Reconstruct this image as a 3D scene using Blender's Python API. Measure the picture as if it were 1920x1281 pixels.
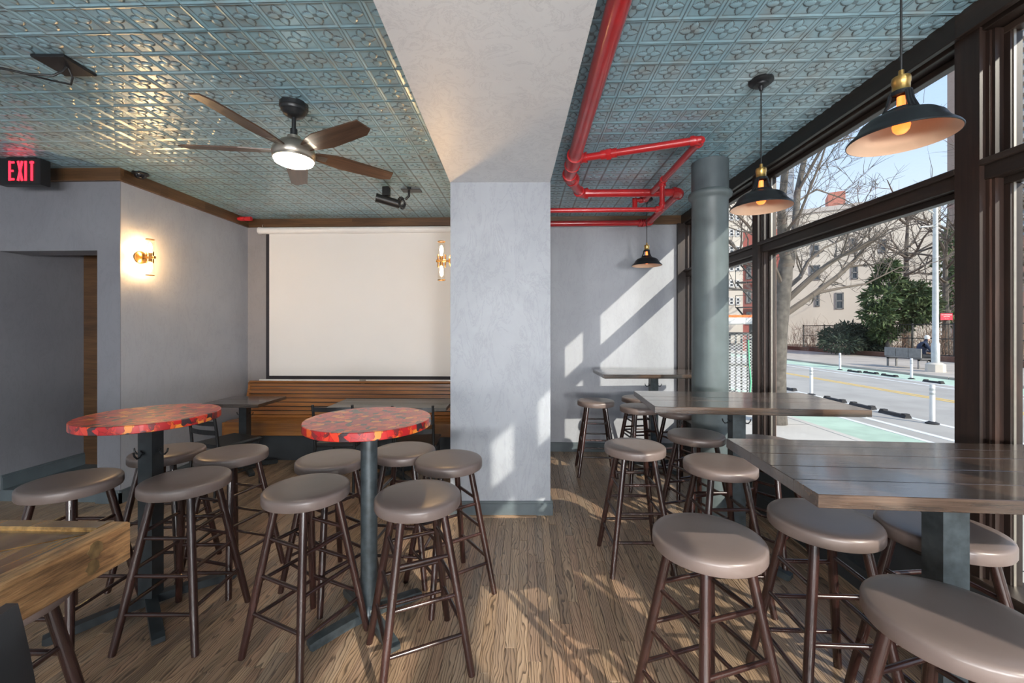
import bpy, bmesh, math, random
from math import sin, cos, pi, radians, sqrt, atan2
from mathutils import Vector, Matrix
for o in list(bpy.data.objects): bpy.data.objects.remove(o)
SC = bpy.context.scene; COL = SC.collection
random.seed(7)

# ---------------------------------------------------------------- camera, sky, sun, exposure
F, CX, HY, EYE, TH = 779.0, 960.0, 617.0, 1.54, 0.0315
CT, ST = cos(TH), sin(TH)
def C(xc, yc):            # camera-aligned ground coordinates -> room coordinates
    return (xc*CT - yc*ST, xc*ST + yc*CT)
def PD(u, v, d):          # image point at a measured depth -> room point
    x, y = C((u-CX)/F*d, d); return Vector((x, y, EYE-(v-HY)/F*d))
def PZ(u, v, z):          # image point on a level surface of height z -> room point
    d = (EYE-z)*F/(v-HY); return PD(u, v, d)
cam = bpy.data.cameras.new('camera'); cam.sensor_width = 36; cam.lens = F/1920*36
cam.shift_y = -(640.5-HY)/1920; cam.clip_start = .05; cam.clip_end = 400
co = bpy.data.objects.new('camera', cam); COL.objects.link(co)
co.location = (0, 0, EYE); co.rotation_euler = (pi/2, 0, TH); SC.camera = co

SC.view_settings.view_transform = 'Standard'; SC.view_settings.look = 'None'
SC.view_settings.gamma = 1; SC.view_settings.use_curve_mapping = False
SC.view_settings.exposure = 0.78
w = bpy.data.worlds.new('sky'); SC.world = w; w.use_nodes = True
nt = w.node_tree; bg = nt.nodes['Background']
tc = nt.nodes.new('ShaderNodeTexCoord'); sx = nt.nodes.new('ShaderNodeSeparateXYZ'); rp = nt.nodes.new('ShaderNodeValToRGB')
nt.links.new(tc.outputs['Generated'], sx.inputs[0]); nt.links.new(sx.outputs['Z'], rp.inputs[0]); nt.links.new(rp.outputs[0], bg.inputs[0])
e = rp.color_ramp.elements
e[0].position = 0; e[0].color = (.90, .93, .97, 1); e[1].position = .9; e[1].color = (.30, .45, .78, 1)
k = e.new(.35); k.color = (.50, .66, .92, 1)
bg.inputs[1].default_value = .8
SUN_DIR = Vector((-.74, 1, -.68)).normalized()
sl = bpy.data.lights.new('sun', 'SUN'); sl.energy = 3.5; sl.angle = radians(.7); sl.color = (1, .92, .80)
so = bpy.data.objects.new('sun', sl); COL.objects.link(so); so.rotation_euler = SUN_DIR.to_track_quat('-Z', 'Y').to_euler()
so.location = (8, -10, 9)
def area(name, loc, sx_, sy_, en, col, rot=(0, 0, 0)):
    l = bpy.data.lights.new(name, 'AREA'); l.shape = 'RECTANGLE'; l.size = sx_; l.size_y = sy_; l.energy = en; l.color = col
    o = bpy.data.objects.new(name, l); COL.objects.link(o); o.location = loc; o.rotation_euler = rot; return o
def add_fill(loc, en, col=(1, .99, .97), r=.3):
    l = bpy.data.lights.new('fill_light', 'POINT'); l.energy = en; l.shadow_soft_size = r; l.color = col
    o = bpy.data.objects.new('fill_light', l); COL.objects.link(o); o.location = loc
for x, en in ((-2.0, 170), (-.2, 250), (1.5, 340)): add_fill((x, -3.55, 1.25), en)  # unseen point lights added behind the camera to fill the room

# ---------------------------------------------------------------- helpers
class MB:
    def __init__(s): s.v = []; s.f = []; s.sm = []; s.mi = []; s.cur = 0; s.att = []
    def add(s, vs, fs, smooth=False):
        b = len(s.v); s.v += [tuple(p) for p in vs]
        for f in fs: s.f.append([b+i for i in f]); s.sm.append(smooth); s.mi.append(s.cur)
        return s
    def box(s, a, b, m=None, bev=0):
        x0, y0, z0 = a; x1, y1, z1 = b
        if bev:
            e = bev; vs = []; 
            for zz, ins in ((z0, e), (z0+e, 0), (z1-e, 0), (z1, e)):
                vs += [(x0+ins, y0+ins, zz), (x1-ins, y0+ins, zz), (x1-ins, y1-ins, zz), (x0+ins, y1-ins, zz)]
            fs = [(3, 2, 1, 0), (12, 13, 14, 15)]
            for l in range(3):
                for i in range(4): j = (i+1) % 4; fs.append((l*4+i, l*4+j, l*4+4+j, l*4+4+i))
        else:
            vs = [(x0, y0, z0), (x1, y0, z0), (x1, y1, z0), (x0, y1, z0), (x0, y0, z1), (x1, y0, z1), (x1, y1, z1), (x0, y1, z1)]
            fs = [(3, 2, 1, 0), (4, 5, 6, 7), (0, 1, 5, 4), (1, 2, 6, 5), (2, 3, 7, 6), (3, 0, 4, 7)]
        if m is not None: vs = [tuple(m @ Vector(p)) for p in vs]
        s.add(vs, fs); return s
    def tube(s, pts, r, n=12, cap=True):
        pts = [Vector(p) for p in pts]; rr = r if isinstance(r, (list, tuple)) else [r]*len(pts)
        vs = []; fs = []; ref = None
        for i, p in enumerate(pts):
            if i == 0: d = pts[1]-p
            elif i == len(pts)-1: d = p-pts[i-1]
            else: d = (pts[i+1]-p).normalized()+(p-pts[i-1]).normalized()
            d.normalize()
            if ref is None: ref = Vector((0, 0, 1)) if abs(d.z) < .9 else Vector((1, 0, 0))
            u = (ref-d*ref.dot(d)).normalized(); q = d.cross(u); ref = u
            for k in range(n):
                a = 2*pi*k/n; vs.append(p+(u*cos(a)+q*sin(a))*rr[i])
        for i in range(len(pts)-1):
            for k in range(n): k2 = (k+1) % n; fs.append((i*n+k, i*n+k2, i*n+n+k2, i*n+n+k))
        s.add(vs, fs, True)
        if cap:
            b = len(s.v)-len(vs)
            s.f.append([b+k for k in range(n)][::-1]); s.sm.append(False); s.mi.append(s.cur)
            s.f.append([b+(len(pts)-1)*n+k for k in range(n)]); s.sm.append(False); s.mi.append(s.cur)
        return s
    def lathe(s, prof, c=(0, 0, 0), n=32, m=None):
        vs = []; fs = []
        for r, z in prof:
            for k in range(n):
                a = 2*pi*k/n; vs.append((c[0]+r*cos(a), c[1]+r*sin(a), c[2]+z))
        for i in range(len(prof)-1):
            for k in range(n): k2 = (k+1) % n; fs.append((i*n+k, i*n+k2, i*n+n+k2, i*n+n+k))
        if m is not None: vs = [tuple(m @ Vector(p)) for p in vs]
        s.add(vs, fs, True); return s
    def prism(s, poly, z0, z1, m=None):
        n = len(poly); vs = [(x, y, z0) for x, y in poly]+[(x, y, z1) for x, y in poly]
        fs = [tuple(range(n))[::-1], tuple(range(n, 2*n))]+[(i, (i+1) % n, n+(i+1) % n, n+i) for i in range(n)]
        if m is not None: vs = [tuple(m @ Vector(p)) for p in vs]
        s.add(vs, fs); return s
    def mesh(s, name):
        me = bpy.data.meshes.new(name); me.from_pydata(s.v, [], s.f)
        me.polygons.foreach_set('use_smooth', s.sm); me.polygons.foreach_set('material_index', s.mi)
        me.update()
        if any(s.sm): me.set_sharp_from_angle(angle=radians(42))
        return me
    def build(s, name, mat=None, parent=None, loc=None, fix=True):
        me = s.mesh(name)
        if fix:
            bm = bmesh.new(); bm.from_mesh(me); bmesh.ops.recalc_face_normals(bm, faces=bm.faces); bm.to_mesh(me); bm.free()
        for x in (mat if isinstance(mat, (list, tuple)) else [mat]):
            if x: me.materials.append(x)
        o = bpy.data.objects.new(name, me); COL.objects.link(o)
        if parent: o.parent = parent
        if loc: o.location = loc
        return o
def tag(o, label=None, cat=None, group=None, kind=None):
    if label: o['label'] = label
    if cat: o['category'] = cat
    if group: o['group'] = group
    if kind: o['kind'] = kind
    return o
def thing(name, label, cat, loc=(0, 0, 0), rz=0, group=None):
    o = bpy.data.objects.new(name, None); COL.objects.link(o); o.empty_display_size = .1
    o.location = loc; o.rotation_euler = (0, 0, rz); return tag(o, label, cat, group)
def struct(name, loc=(0, 0, 0)):
    o = bpy.data.objects.new(name, None); COL.objects.link(o); o.location = loc; o['kind'] = 'structure'; return o
def sbox(name, a, b, m, parent=None, bev=0):
    o = MB().box(a, b, bev=bev).build(name, m, parent)
    if not parent: o['kind'] = 'structure'
    return o
KIDS = {}
def copy_thing(root, loc, rz, label, group=None):
    def rec(o, par):
        c = o.copy(); COL.objects.link(c)
        if par: c.parent = par
        for ch in o.children: rec(ch, c)
        return c
    r = rec(root, None); r.location = loc; r.rotation_euler = (0, 0, rz); r['label'] = label
    if group: r['group'] = group
    return r
def inst(name, me, parent, loc=(0, 0, 0), rot=(0, 0, 0), sc=(1, 1, 1)):
    o = bpy.data.objects.new(name, me); COL.objects.link(o); o.parent = parent; o.location = loc; o.rotation_euler = rot; o.scale = sc; return o

# ---------------------------------------------------------------- materials
class NT:
    def __init__(s, name):
        s.m = bpy.data.materials.new(name); s.m.use_nodes = True; s.t = s.m.node_tree; s.b = s.t.nodes['Principled BSDF']
    def n(s, typ, ins=None, **kw):
        d = s.t.nodes.new('ShaderNode'+typ)
        for k_, v in kw.items(): setattr(d, k_, v)
        for k_, v in (ins or {}).items():
            if hasattr(v, 'is_linked'): s.t.links.new(v, d.inputs[k_])
            else: d.inputs[k_].default_value = v
        return d
    def l(s, a, b): s.t.links.new(a, b)
    def set(s, **kw):
        for k_, v in kw.items():
            i = s.b.inputs[k_.replace('_', ' ')]
            if hasattr(v, 'is_linked'): s.l(v, i)
            else: i.default_value = v
    def ramp(s, fac, stops, interp='LINEAR'):
        r = s.n('ValToRGB'); r.color_ramp.interpolation = interp; e = r.color_ramp.elements
        while len(e) < len(stops): e.new(.5)
        for el, (p, c) in zip(e, stops): el.position = p; el.color = (*c, 1) if len(c) == 3 else c
        s.l(fac, r.inputs[0]); return r.outputs[0]
    def mix(s, fac, a, b, mode='MIX'):
        m = s.n('Mix', data_type='RGBA', blend_type=mode)
        for v, i in ((fac, 0), (a, 6), (b, 7)):
            if hasattr(v, 'is_linked'): s.l(v, m.inputs[i])
            else: m.inputs[i].default_value = v if i == 0 else (*v, 1)[:4]
        return m.outputs[2]
    def math(s, op, a, b=0.0):
        m = s.n('Math', operation=op)
        for v, i in ((a, 0), (b, 1)):
            if hasattr(v, 'is_linked'): s.l(v, m.inputs[i])
            else: m.inputs[i].default_value = v
        return m.outputs[0]
    def bump(s, h, strength=.3, dist=.002):
        b = s.n('Bump', {'Strength': strength, 'Distance': dist, 'Height': h}); s.l(b.outputs[0], s.b.inputs['Normal'])
def simple(name, col, rough=.5, metal=0, var=.15, sc=6, bump=0, bsc=60, coat=0, spec=None, coords='Position'):
    t = NT(name)
    src = t.n('NewGeometry').outputs['Position'] if coords == 'Position' else t.n('TexCoord').outputs['Object']
    nz = t.n('TexNoise', {'Vector': src, 'Scale': sc, 'Detail': 4})
    lo = tuple(c*(1-var) for c in col); hi = tuple(min(1, c*(1+var)) for c in col)
    t.set(Base_Color=t.ramp(nz.outputs[0], [(.3, lo), (.7, hi)]), Roughness=rough, Metallic=metal)
    if coat: t.set(Coat_Weight=coat, Coat_Roughness=.12)
    if spec is not None: t.set(Specular_IOR_Level=spec)
    if bump: t.bump(t.n('TexNoise', {'Vector': src, 'Scale': bsc, 'Detail': 3}).outputs[0], bump)
    return t.m
def emit(name, col, st, base=(.8, .8, .8)):
    t = NT(name); t.set(Base_Color=(*base, 1), Emission_Color=(*col, 1), Emission_Strength=st, Roughness=.4); return t.m
def plaster(name, col, dark, sc=1.3, patch=.5):
    t = NT(name); p = t.n('NewGeometry').outputs['Position']
    a = t.n('TexNoise', {'Vector': p, 'Scale': sc, 'Detail': 7, 'Roughness': .6, 'Distortion': .6})
    st = t.n('Mapping', {'Vector': p, 'Scale': (5, 5, 1.6)})
    b = t.n('TexNoise', {'Vector': st.outputs[0], 'Scale': 1.6, 'Detail': 9, 'Roughness': .72, 'Distortion': 1.4})
    c1 = t.ramp(a.outputs[0], [(.3, dark), (.7, col)])
    vein = t.ramp(b.outputs[0], [(.44, (1, 1, 1)), (.485, (.84, .84, .85)), (.5, (1, 1, 1)), (.62, (1.0, 1.0, 1.0)), (.8, (.9, .9, .91))])
    t.set(Base_Color=t.mix(patch, c1, vein, 'MULTIPLY'), Roughness=.48)
    t.bump(b.outputs[0], .12, .004); return t.m
def wood(name, stops, axis=0, sc=7, stretch=.1, rough=.4, grain=.5, coat=0, bump=.15, plankvar=.25, gsc=60):
    t = NT(name); o = t.n('TexCoord').outputs['Object']
    oi = t.n('ObjectInfo'); at = t.n('Attribute', attribute_name='pid')
    off = t.math('MULTIPLY', t.math('ADD', oi.outputs['Random'], at.outputs['Fac']), 41.7)
    cmb = t.n('CombineXYZ', {0: off, 1: off, 2: off})
    scl = [1, 1, 1]; scl[axis] = stretch
    mp = t.n('Mapping', {'Vector': o, 'Scale': tuple(scl), 'Location': cmb.outputs[0]})
    a = t.n('TexNoise', {'Vector': mp.outputs[0], 'Scale': sc, 'Detail': 6, 'Roughness': .6, 'Distortion': 1.2})
    scl2 = [1, 1, 1]; scl2[axis] = stretch*.35
    mp2 = t.n('Mapping', {'Vector': o, 'Scale': tuple(scl2), 'Location': cmb.outputs[0]})
    g = t.n('TexNoise', {'Vector': mp2.outputs[0], 'Scale': gsc, 'Detail': 5, 'Roughness': .7})
    c = t.ramp(a.outputs[0], stops)
    gr = t.ramp(g.outputs[0], [(.35, (1-grain,)*3), (.6, (1, 1, 1))])
    c = t.mix(1.0, c, gr, 'MULTIPLY')
    wn = t.n('TexWhiteNoise', {'W': off}, noise_dimensions='1D')
    c = t.mix(1.0, c, t.ramp(wn.outputs[0], [(0, (1-plankvar,)*3), (1, (1+plankvar*.6,)*3)]), 'MULTIPLY')
    t.set(Base_Color=c, Roughness=rough)
    if coat: t.set(Coat_Weight=coat, Coat_Roughness=.1)
    if bump: t.bump(g.outputs[0], bump, .003)
    return t.m
def glassmat(name, tint=(.97, .985, .98)):
    m = bpy.data.materials.new(name); m.use_nodes = True; t = m.node_tree
    for n_ in list(t.nodes): t.nodes.remove(n_)
    out = t.nodes.new('ShaderNodeOutputMaterial'); mx = t.nodes.new('ShaderNodeMixShader'); lw = t.nodes.new('ShaderNodeLayerWeight'); pw = t.nodes.new('ShaderNodeMath'); fr = t.nodes.new('ShaderNodeMath')
    a = t.nodes.new('ShaderNodeBsdfTransparent'); b = t.nodes.new('ShaderNodeBsdfGlossy')
    pw.operation = 'POWER'; pw.inputs[1].default_value = 5; fr.operation = 'MULTIPLY_ADD'; fr.inputs[1].default_value = .5; fr.inputs[2].default_value = .03
    lw.inputs[0].default_value = .5; t.links.new(lw.outputs['Facing'], pw.inputs[0]); t.links.new(pw.outputs[0], fr.inputs[0])
    a.inputs[0].default_value = (*tint, 1); b.inputs['Roughness'].default_value = .02
    t.links.new(fr.outputs[0], mx.inputs[0]); t.links.new(a.outputs[0], mx.inputs[1]); t.links.new(b.outputs[0], mx.inputs[2]); t.links.new(mx.outputs[0], out.inputs[0])
    return m

PL_WALL = plaster('gray_plaster', (.375, .385, .415), (.31, .32, .35))
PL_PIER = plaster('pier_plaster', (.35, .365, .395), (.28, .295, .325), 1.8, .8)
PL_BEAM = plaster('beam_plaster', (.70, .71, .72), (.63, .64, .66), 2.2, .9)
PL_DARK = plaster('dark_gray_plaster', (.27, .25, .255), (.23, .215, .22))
PL_SHADE = plaster('shaded_gray_plaster', (.20, .20, .22), (.165, .165, .185))  # gray plaster darkened: weaker light on these walls is put into the colour
SLATE = simple('slate_paint', (.085, .105, .115), .42, var=.2, bump=.1)
BLACKWALL = simple('dark_underwall_paint', (.035, .04, .045), .5)
TRIM = wood('stained_trim_wood', [(.2, (.05, .025, .012)), (.5, (.13, .065, .028)), (.8, (.21, .115, .05))], 0, 9, .12, .4, .4)
TRIMY = wood('stained_trim_wood_lengthwise', [(.2, (.05, .025, .012)), (.5, (.12, .06, .026)), (.8, (.2, .11, .048))], 1, 9, .12, .4, .4)
WINWOOD = wood('dark_window_wood', [(.2, (.011, .007, .006)), (.55, (.028, .015, .011)), (.85, (.075, .032, .02))], 2, 8, .12, .38, .4, bump=.1)
WINWOODY = wood('dark_window_wood_lengthwise', [(.2, (.012, .009, .008)), (.55, (.03, .019, .014)), (.85, (.06, .034, .023))], 1, 8, .12, .38, .4, bump=.1)
WINEXT = wood('weathered_outer_window_wood', [(.2, (.13, .06, .04)), (.6, (.24, .13, .09)), (.9, (.33, .24, .18))], 2, 8, .12, .6, .4)
GLASS = glassmat('window_glass')
CLEAR = glassmat('lamp_glass', (.99, .97, .94))
BLACK = simple('black_metal', (.014, .015, .017), .38, .2, .2, bump=.03)
CHARC = simple('charcoal_metal', (.03, .036, .04), .34, .25, .2, 20)
IRON = simple('worn_gray_iron', (.05, .062, .068), .4, .25, .35, 25)
COLUMN = simple('slate_column_paint', (.11, .135, .14), .45, var=.12, bump=.15, bsc=25)
BRASS = simple('brass', (.55, .34, .11), .28, .9, .15, 30)
BRONZE = simple('antique_brass', (.27, .15, .05), .3, .9, .2, 30)
REDPAINT = simple('red_pipe_paint', (.43, .015, .018), .3, var=.15, coat=.5, bump=.08, bsc=30)
SEAT = simple('taupe_vinyl', (.15, .113, .101), .34, var=.06, bump=.04, bsc=300, coords='Object')
LEGW = wood('dark_mahogany_stain', [(.2, (.016, .006, .005)), (.6, (.038, .015, .012)), (.9, (.066, .027, .021))], 2, 14, .1, .27, .25, coat=.4, bump=.05)
BLKVINYL = simple('black_vinyl', (.018, .02, .023), .36, var=.1, bump=.04, bsc=250)
TABWOOD = wood('dark_table_wood', [(.2, (.025, .015, .011)), (.45, (.065, .039, .026)), (.65, (.115, .07, .046)), (.85, (.18, .115, .078))], 0, 9, .13, .26, .65, coat=.9, bump=.7, plankvar=.3, gsc=45)
TABEDGE = TABWOOD
GRAYTAB = wood('gray_table_wood', [(.2, (.06, .055, .05)), (.5, (.13, .115, .1)), (.85, (.2, .175, .15))], 0, 9, .12, .35, .35, coat=.3)
BENCHW = wood('honey_bench_wood', [(.2, (.14, .052, .014)), (.5, (.32, .125, .032)), (.8, (.46, .2, .058))], 0, 7, .06, .3, .3, coat=.4, plankvar=.15)
SLABW = wood('varnished_bar_top_wood', [(.25, (.03, .013, .005)), (.45, (.15, .075, .02)), (.6, (.34, .19, .06)), (.8, (.5, .32, .12))], 1, 9, .2, .22, .4, coat=.7, bump=.1)
SLABSIDE = wood('rough_bar_edge_wood', [(.2, (.12, .05, .02)), (.5, (.33, .17, .068)), (.85, (.48, .28, .125))], 1, 30, .25, .5, .65, coat=.15, bump=.8, gsc=90)
FANW = wood('walnut_fan_blade', [(.2, (.035, .018, .011)), (.55, (.1, .052, .03)), (.85, (.16, .09, .052))], 0, 10, .1, .35, .45, coat=.2)
NICKEL = simple('brushed_nickel', (.4, .36, .31), .3, .85, .1, 20)
SCREENW = simple('screen_fabric', (.68, .665, .645), .8, var=.015, sc=2)
WHITEP = simple('white_plastic', (.72, .71, .70), .35, var=.03)
BLKFAB = simple('black_border_fabric', (.018, .016, .022), .8)
CABLE = simple('black_cable', (.012, .012, .013), .5)
EXITRED = emit('exit_letter_light', (1, .012, .03), 2.6, (.6, .02, .03))
BULB = emit('warm_bulb', (1, .62, .28), 260)
FILAMENT = emit('amber_pendant_bulb', (1, .17, .025), 1.5, (.7, .3, .1))
DISC = emit('fan_light_disc', (1, .9, .74), 24)

def tin():
    t = NT('antiqued_teal_tin'); p = t.n('NewGeometry').outputs['Position']
    big = t.n('TexNoise', {'Vector': p, 'Scale': 1.1, 'Detail': 4, 'Roughness': .6})
    fine = t.n('TexNoise', {'Vector': p, 'Scale': 150, 'Detail': 2})
    mid = t.n('TexNoise', {'Vector': p, 'Scale': 9, 'Detail': 3})
    c = t.ramp(big.outputs[0], [(.3, (.24, .42, .50)), (.55, (.34, .54, .63)), (.75, (.50, .63, .67))])
    c = t.mix(t.math('MULTIPLY', t.ramp(mid.outputs[0], [(.5, (0, 0, 0)), (.75, (1, 1, 1))]), .45), c, (.33, .27, .21))
    at = t.n('Attribute', attribute_name='patina')
    pf = t.math('MULTIPLY', at.outputs['Fac'], t.ramp(mid.outputs[0], [(.25, (.75,)*3), (.6, (1, 1, 1))]))
    c = t.mix(pf, c, (.045, .03, .023))
    t.set(Base_Color=c, Roughness=.28, Metallic=.12, Specular_IOR_Level=.6)
    t.bump(fine.outputs[0], .25, .0012); return t.m
TIN = tin()
def oak():
    t = NT('oak_floor'); o = t.n('NewGeometry').outputs['Position']
    at = t.n('Attribute', attribute_name='pid')
    off = t.math('MULTIPLY', at.outputs['Fac'], 53.3)
    cmb = t.n('CombineXYZ', {0: off, 1: off, 2: off})
    mp = t.n('Mapping', {'Vector': o, 'Scale': (1, .2, 1), 'Location': cmb.outputs[0]})
    wv = t.n('TexWave', {'Vector': mp.outputs[0], 'Scale': 22, 'Distortion': 24, 'Detail': 2.2, 'Detail Scale': .62, 'Detail Roughness': .55}, bands_direction='X', wave_profile='SAW')
    mp2 = t.n('Mapping', {'Vector': o, 'Scale': (1, .03, 1), 'Location': cmb.outputs[0]})
    fn = t.n('TexNoise', {'Vector': mp2.outputs[0], 'Scale': 160, 'Detail': 4, 'Roughness': .7})
    bn = t.n('TexNoise', {'Vector': mp.outputs[0], 'Scale': 6, 'Detail': 3})
    wn = t.n('TexWhiteNoise', {'W': off}, noise_dimensions='1D')
    base = t.ramp(wn.outputs[0], [(0, (.26, .172, .115)), (.3, (.39, .26, .163)), (.55, (.47, .318, .203)), (.8, (.36, .26, .18)), (1, (.44, .265, .165))])
    base = t.mix(1, base, t.ramp(bn.outputs[0], [(.3, (.72, .72, .74)), (.7, (1.1, 1.1, 1.08))]), 'MULTIPLY')
    dark = t.ramp(wv.outputs[0], [(0, (1, 1, 1)), (.45, (.95, .94, .92)), (.7, (.68, .64, .6)), (.86, (.17, .15, .14)), (1, (.32, .29, .27))])
    c = t.mix(.85, base, dark, 'MULTIPLY')
    c = t.mix(.3, c, t.ramp(fn.outputs[0], [(.35, (.45, .43, .42)), (.55, (1, 1, 1))]), 'MULTIPLY')
    t.set(Base_Color=c, Roughness=t.ramp(fn.outputs[0], [(.3, (.42,)*3), (.7, (.3,)*3)]), Coat_Weight=.25, Coat_Roughness=.22)
    t.bump(wv.outputs[0], .06, .001); return t.m
OAK = oak()
def maple():
    t = NT('printed_maple_leaves'); o = t.n('TexCoord').outputs['Object']
    oi = t.n('ObjectInfo')
    nz = t.n('TexNoise', {'Vector': o, 'Scale': 22, 'Detail': 2})
    ofs = t.n('VectorMath', {0: nz.outputs['Color'], 1: (.5, .5, .5)}, operation='SUBTRACT')
    sc_ = t.n('VectorMath', {0: ofs.outputs[0], 'Scale': .03}, operation='SCALE')
    v = t.n('VectorMath', {0: o, 1: sc_.outputs[0]}, operation='ADD')
    a = t.n('TexVoronoi', {'Vector': v.outputs[0], 'Scale': 27, 'Randomness': 1.0}, distance='CHEBYCHEV')
    b = t.n('TexVoronoi', {'Vector': v.outputs[0], 'Scale': 44, 'Randomness': 1.0}, distance='MINKOWSKI'); b.inputs['Exponent'].default_value = .6
    sa = t.n('SeparateColor', {0: a.outputs['Color']}); sb = t.n('SeparateColor', {0: b.outputs['Color']})
    pal = [(0, (.36, .008, .01)), (.28, (.5, .014, .012)), (.5, (.56, .035, .012)), (.66, (.62, .09, .012)), (.76, (.72, .22, .025)), (.83, (.14, .015, .016)), (.93, (.035, .018, .022))]
    c1 = t.ramp(sa.outputs[0], pal, 'CONSTANT'); c2 = t.ramp(sb.outputs[1], pal, 'CONSTANT')
    f = t.ramp(b.outputs['Distance'], [(.36, (1, 1, 1)), (.44, (0, 0, 0))])
    c = t.mix(f, c1, c2)
    ve = t.n('TexVoronoi', {'Vector': v.outputs[0], 'Scale': 27}, feature='DISTANCE_TO_EDGE')
    c = t.mix(.7, c, t.ramp(ve.outputs['Distance'], [(0, (.3, .12, .1)), (.06, (1, 1, 1))]), 'MULTIPLY')
    t.set(Base_Color=c, Roughness=.4, Coat_Weight=.5, Coat_Roughness=.06); return t.m
MAPLE = maple()
# ---------------------------------------------------------------- room shell
ZC = 2.95; XL = -3.575; XR = 1.965; YB = 5.25; YF = 3.56
# floor
floor = sbox('floor', (-5.6, -4.2, -.12), (2.02, YB+.1, -.006), BLACKWALL)
def inview(p, mar=0):
    xc = p.x*CT+p.y*ST; d = -p.x*ST+p.y*CT
    if d < .25: return None
    u = CX+F*xc/d; v = HY-F*(p.z-EYE)/d
    return (u, v, d) if -mar < u < 1920+mar and -mar < v < 1281+mar else None
PWD = .057
planks = []
rnd = random.Random(3)
x = -5.0; 
while x < 2.0:
    y = -1.2-rnd.random()*1.2
    while y < YB:
        L = rnd.choice([.45, .7, .9, 1.1, 1.4, 1.7]); y1 = min(y+L, YB)
        if y1 > -1.2 and not (x < XL-.05 and y > YF): planks.append((x, y, min(x+PWD, 2.0), min(y1, YF+.02) if x < XL-.05 else y1, rnd.random()))
        y = y1
    x += PWD
def plank_mesh(mb, pl):
    x0, y0, x1, y1, pid = pl; g = .0006; b = .0012; dz = (pid-.5)*.0008
    n0 = len(mb.v)
    mb.add([(x0+g, y0+g, -.012), (x1-g, y0+g, -.012), (x1-g, y1-g, -.012), (x0+g, y1-g, -.012),
            (x0+g, y0+g, -b+dz), (x1-g, y0+g, -b+dz), (x1-g, y1-g, -b+dz), (x0+g, y1-g, -b+dz),
            (x0+g+b, y0+g+b, dz), (x1-g-b, y0+g+b, dz), (x1-g-b, y1-g-b, dz), (x0+g+b, y1-g-b, dz)],
           [(0, 1, 5, 4), (1, 2, 6, 5), (2, 3, 7, 6), (3, 0, 4, 7), (4, 5, 9, 8), (5, 6, 10, 9), (6, 7, 11, 10), (7, 4, 8, 11), (8, 9, 10, 11)])
    mb.att += [pid]*(len(mb.v)-n0)
def set_pid(o, vals, name='pid'):
    a = o.data.attributes.new(name, 'FLOAT', 'POINT'); a.data.foreach_set('value', vals)
def score(pl):
    x0, y0, x1, y1, _ = pl; s = 0
    for i in range(9):
        p = Vector(((x0+x1)/2, y0+(y1-y0)*(i+.5)/9, 0)); q = inview(p)
        if q: s += (x1-x0)*(y1-y0)/9/q[2]**3
    return s
planks.sort(key=score, reverse=True)
for pl in planks[:300]:
    mb = MB(); plank_mesh(mb, pl); o = mb.build('floorboard', OAK, floor, fix=False); set_pid(o, mb.att)
mb = MB()
for pl in planks[300:]: plank_mesh(mb, pl)
o = mb.build('floorboards', OAK, floor, fix=False); set_pid(o, mb.att); o['kind'] = 'stuff'

# ceiling: embossed tin squares
ceiling = sbox('ceiling', (-5.6, -4.2, ZC+.004), (2.3, YB+.15, ZC+.2), TIN)
TS = .1574
def tile_h(x, y):        # x, y in -1..1 -> height, patina
    h = 0; pat = 0; m = max(abs(x), abs(y))
    if m > .978: h = .35; pat = .85
    elif m > .93: h = 1.2-.4*abs((m-.954)/.024); pat = .0
    elif m > .905: h = .0; pat = .6
    elif m > .825: h = .7*sin((m-.825)/.08*pi); pat = .0
    elif m > .785: pat = .7; h = 0
    else:
        pat = .12; best = 0
        for a, b in ((x, y), (-x, y), (y, x), (-y, x)):
            if .02 < a < .78:
                tt = (a-.02)/.76; wdt = .243*sin(pi*tt**.92)**.85
                if wdt > 1e-3:
                    q = abs(b)/wdt
                    if q < 1:
                        hh = .35+.5*sqrt(max(0, 1-q*q))*min(1, 1.6*(1-tt)+.3); pp = .6 if q > .87 else (.7 if tt < .12 else .12)
                        if hh > best: best = hh; h = hh; pat = pp
                    elif q < 1.18 and best == 0: pat = .95
        r = sqrt(x*x+y*y)
        if r < .1: h = max(h, .5); pat = .6
    return h, pat
def tile_data(n):
    vs = []; pt = []
    g = [-1+2*i/n for i in range(n+1)]
    for yy in g:
        for xx in g:
            h, p = tile_h(xx, yy); vs.append((xx*TS/2, yy*TS/2, -.0055*h)); pt.append(p)
    fs = [(j*(n+1)+i, j*(n+1)+n+1+i, j*(n+1)+n+2+i, j*(n+1)+i+1) for j in range(n) for i in range(n)]
    return vs, fs, pt
tvs, tfs, tpt = tile_data(38)
tme = bpy.data.meshes.new('ceiling_tile'); tme.from_pydata(tvs, [], tfs); tme.materials.append(TIN)
tme.polygons.foreach_set('use_smooth', [True]*len(tfs)); a_ = tme.attributes.new('patina', 'FLOAT', 'POINT'); a_.data.foreach_set('value', tpt); tme.update()
tiles = []
for i in range(-40, 14):
    for j in range(-14, 36):
        x = (i+.02)*TS; y = (j+.65)*TS
        if x > 1.9 or y > YB-.06: continue
        if y > YF-.05 and x < XL+.06: continue
        if x < -5: continue
        xc, yc = x*CT+y*ST, -x*ST+y*CT
        hidden = -.46 < xc < .26 and yc < 3.9
        q = inview(Vector((x, y, ZC)), 60)
        tiles.append(((1/q[2]**3 if q and not hidden else 0), x, y, hidden))
tiles.sort(reverse=True)
for s_, x, y, _ in tiles[:300]: inst('ceiling_tile', tme, ceiling, (x, y, ZC))
vs2, fs2, pt2 = tile_data(24); V = []; FF = []; P = []
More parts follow.
